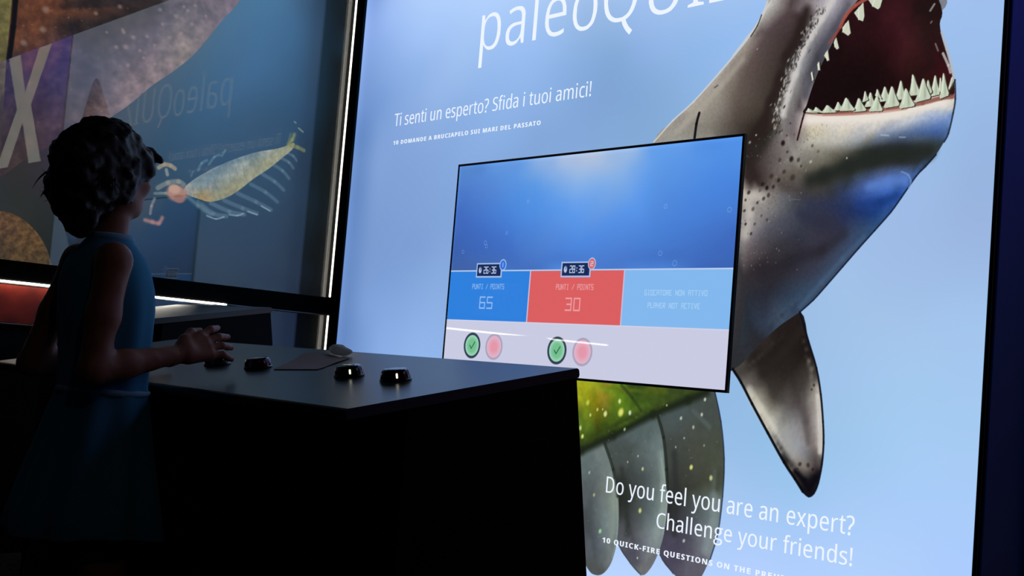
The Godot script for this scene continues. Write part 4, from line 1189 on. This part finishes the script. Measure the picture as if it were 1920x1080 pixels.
	for i in 70:
		var a := rng.randf_range(-1.4, 1.4)
		var b := rng.randf_range(-1.15, -0.35)
		var dir := hb * Vector3(sin(a) * cos(b), sin(b), cos(a) * cos(b))
		var p: Vector3 = q.call(0, 0.015, 0.04) + dir * Vector3(0.085, 0.085, 0.11)
		var heading := (dir + Vector3(0, -1.2, 0) + Vector3(rng.randfn(), rng.randfn(), rng.randfn()) * 0.7).normalized()
		var bend := Vector3(rng.randfn(), rng.randfn(), rng.randfn()) * 0.5
		var r0 := rng.randf_range(0.0015, 0.004)
		var prev: Array = []
		for k in 7:
			var r := r0 * (1.0 - k / 6.5)
			var u := heading.cross(Vector3(0.3, 0.8, 0.5)).normalized()
			var v := heading.cross(u)
			var now: Array = []
			for j in 4:
				now.append(p + (u * cos(TAU * j / 4) + v * sin(TAU * j / 4)) * r)
			if prev.size():
				for j in 4:
					quad(st, prev[j], prev[(j + 1) % 4], now[(j + 1) % 4], now[j])
			prev = now
			p += heading * rng.randf_range(0.006, 0.010)
			heading = (heading + bend * 0.5 + Vector3(0, -0.15, 0)).normalized()
	st.generate_normals()
	var curls := part("loose_curls", st.commit(), m.hair, hair)
	curls.set_meta("kind", "stuff")
	# --- dress: rings from the neck down to the hem
	st = SurfaceTool.new()
	st.begin(Mesh.PRIMITIVE_TRIANGLES)
	st.set_smooth_group(0)
	var sides := 72
	var prof := [  # height above the floor, half width, half depth, centre x, centre z, fold depth
		[1.094, 0.048, 0.047, -0.003, 0.020, 0.0], [1.076, 0.066, 0.060, -0.003, 0.020, 0.0], [1.055, 0.090, 0.076, -0.003, 0.020, 0.0], [1.025, 0.109, 0.091, -0.003, 0.019, 0.001], [0.985, 0.119, 0.100, -0.003, 0.016, 0.002], [0.940, 0.121, 0.101, -0.003, 0.011, 0.003], [0.880, 0.116, 0.097, -0.003, 0.006, 0.004], [0.820, 0.111, 0.093, -0.003, 0.002, 0.004], [0.770, 0.112, 0.093, -0.003, 0.001, 0.003],
		[0.745, 0.116, 0.096, -0.003, 0.0, 0.004], [0.700, 0.128, 0.106, -0.003, 0.002, 0.006], [0.640, 0.142, 0.118, -0.003, 0.006, 0.008], [0.570, 0.160, 0.134, -0.003, 0.010, 0.011], [0.510, 0.176, 0.148, -0.003, 0.012, 0.014], [0.452, 0.190, 0.160, -0.003, 0.013, 0.016], [0.448, 0.188, 0.158, -0.003, 0.013, 0.016], [0.452, 0.184, 0.154, -0.003, 0.013, 0.016], [0.570, 0.154, 0.128, -0.003, 0.010, 0.011]]
	var rings: Array = []
	for r in prof:
		var ringp: Array = []
		for k in sides:
			var a := TAU * k / sides
			var w: float = 1.0 + r[5] / r[2] * (0.6 * sin(a * 9.0 + r[0] * 3.0) + 0.4 * sin(a * 5.0 + 1.3 - r[0] * 5.0))
			ringp.append(Vector3(r[3] + r[1] * w * cos(a), r[0] + 0.006 * sin(a * 3.0 + 1.0) * (1.0 if r[0] < 0.5 else 0.0), r[4] + r[2] * w * sin(a)))
		rings.append(ringp)
	for i in rings.size() - 1:
		for k in sides:
			var k2 := (k + 1) % sides
			quad(st, rings[i][k], rings[i][k2], rings[i + 1][k2], rings[i + 1][k])
	st.generate_normals()
	var dress := part("dress", st.commit(), m.dress, root)
	# straps, collar and waist seam
	var hoop := func(y: float, a: float, b: float, cz: float, thick: float) -> Mesh:
		var s2 := SurfaceTool.new()
		s2.begin(Mesh.PRIMITIVE_TRIANGLES)
		s2.set_smooth_group(0)
		for k in 48:
			for j in 8:
				var pt := func(kk: int, jj: int) -> Vector3:
					var t := TAU * kk / 48
					var g := TAU * jj / 8
					var rr := thick * cos(g)
					return Vector3(-0.003 + (a + rr) * cos(t), y + thick * 1.3 * sin(g), cz + (b + rr) * sin(t))
				quad(s2, pt.call(k, j), pt.call(k, j + 1), pt.call(k + 1, j + 1), pt.call(k + 1, j))
		s2.generate_normals()
		return s2.commit()
	part("collar", hoop.call(1.095, 0.048, 0.047, 0.020, 0.006), m.dress_trim, dress)
	part("waistband", hoop.call(0.755, 0.113, 0.093, 0.0, 0.006), m.dress_trim, dress)
	# shoes
	for s in [1, -1]:
		st = start()
		var hx := 0.074 if s > 0 else -0.072
		var az: float = hip.z + (0.02 if s > 0 else 0.085)
		grid(Vector3(hx - 0.08, -0.02, az - 0.2), Vector3(hx + 0.08, 0.1, az + 0.1), 0.008)
		limb(Vector3(hx, 0.034, az + 0.02), Vector3(hx + 0.006 * s, 0.026, az - 0.13), 0.040, 0.030, 0.02)
		lump(Vector3(hx, 0.07, az + 0.01), Vector3(0.028, 0.04, 0.035), Basis.IDENTITY, 0.01, true)
		net(st)
		part("shoe", finish(st), m.shoe, root)

# ------------------------------------------------------------------------------------------------ an added fill lamp
func added_fill_lamp() -> void:
	# a dim spotlight added out of view to lift the girl's dark side
	var at := Vector3(4.15, 3.5, 2.93)
	var t := thing("added_ceiling_spotlight", "small black spotlight added out of view on the ceiling as fill light for the girl", "spotlight", at)
	var aim := Vector3(-3.0, -2.6, -1.35).normalized()
	var b := Basis.looking_at(aim, Vector3.UP) * Basis(Vector3.RIGHT, PI / 2)      # the lathe's -y turned to where it shines
	part("mount", lathe(PackedVector2Array([Vector2(0.0, -0.03), Vector2(0.05, -0.03), Vector2(0.05, 0.0), Vector2(0.0, 0.0)]), 24), m.matte_black, t)
	part("stem", lathe(PackedVector2Array([Vector2(0.0, -0.12), Vector2(0.01, -0.12), Vector2(0.01, -0.03), Vector2(0.0, -0.03)]), 12), m.matte_black, t)
	var head := part("shade", lathe(PackedVector2Array([Vector2(0.058, -0.10), Vector2(0.066, -0.10), Vector2(0.066, 0.08), Vector2(0.05, 0.10), Vector2(0.0, 0.10)]), 32), m.matte_black, t, Vector3(0, -0.18, 0))
	head.basis = b
	var lens := part("fill_lamp_lens", lathe(PackedVector2Array([Vector2(0.0, -0.092), Vector2(0.057, -0.092), Vector2(0.057, -0.088), Vector2(0.0, -0.088)]), 32), m.fill_lamp_lens, head)
	var l := SpotLight3D.new()
	l.name = "added_fill_beam"
	l.light_color = Color(1.0, 0.93, 0.82)
	l.light_energy = 0.009
	l.light_size = 0.05
	l.spot_angle = 40.0
	l.spot_range = 12.0
	l.spot_attenuation = 2.0
	l.shadow_enabled = true
	add_child(l)
	l.look_at_from_position(at + Vector3(0, -0.18, 0) + aim * 0.12, at + Vector3(0, -0.18, 0) + aim * 2.0)
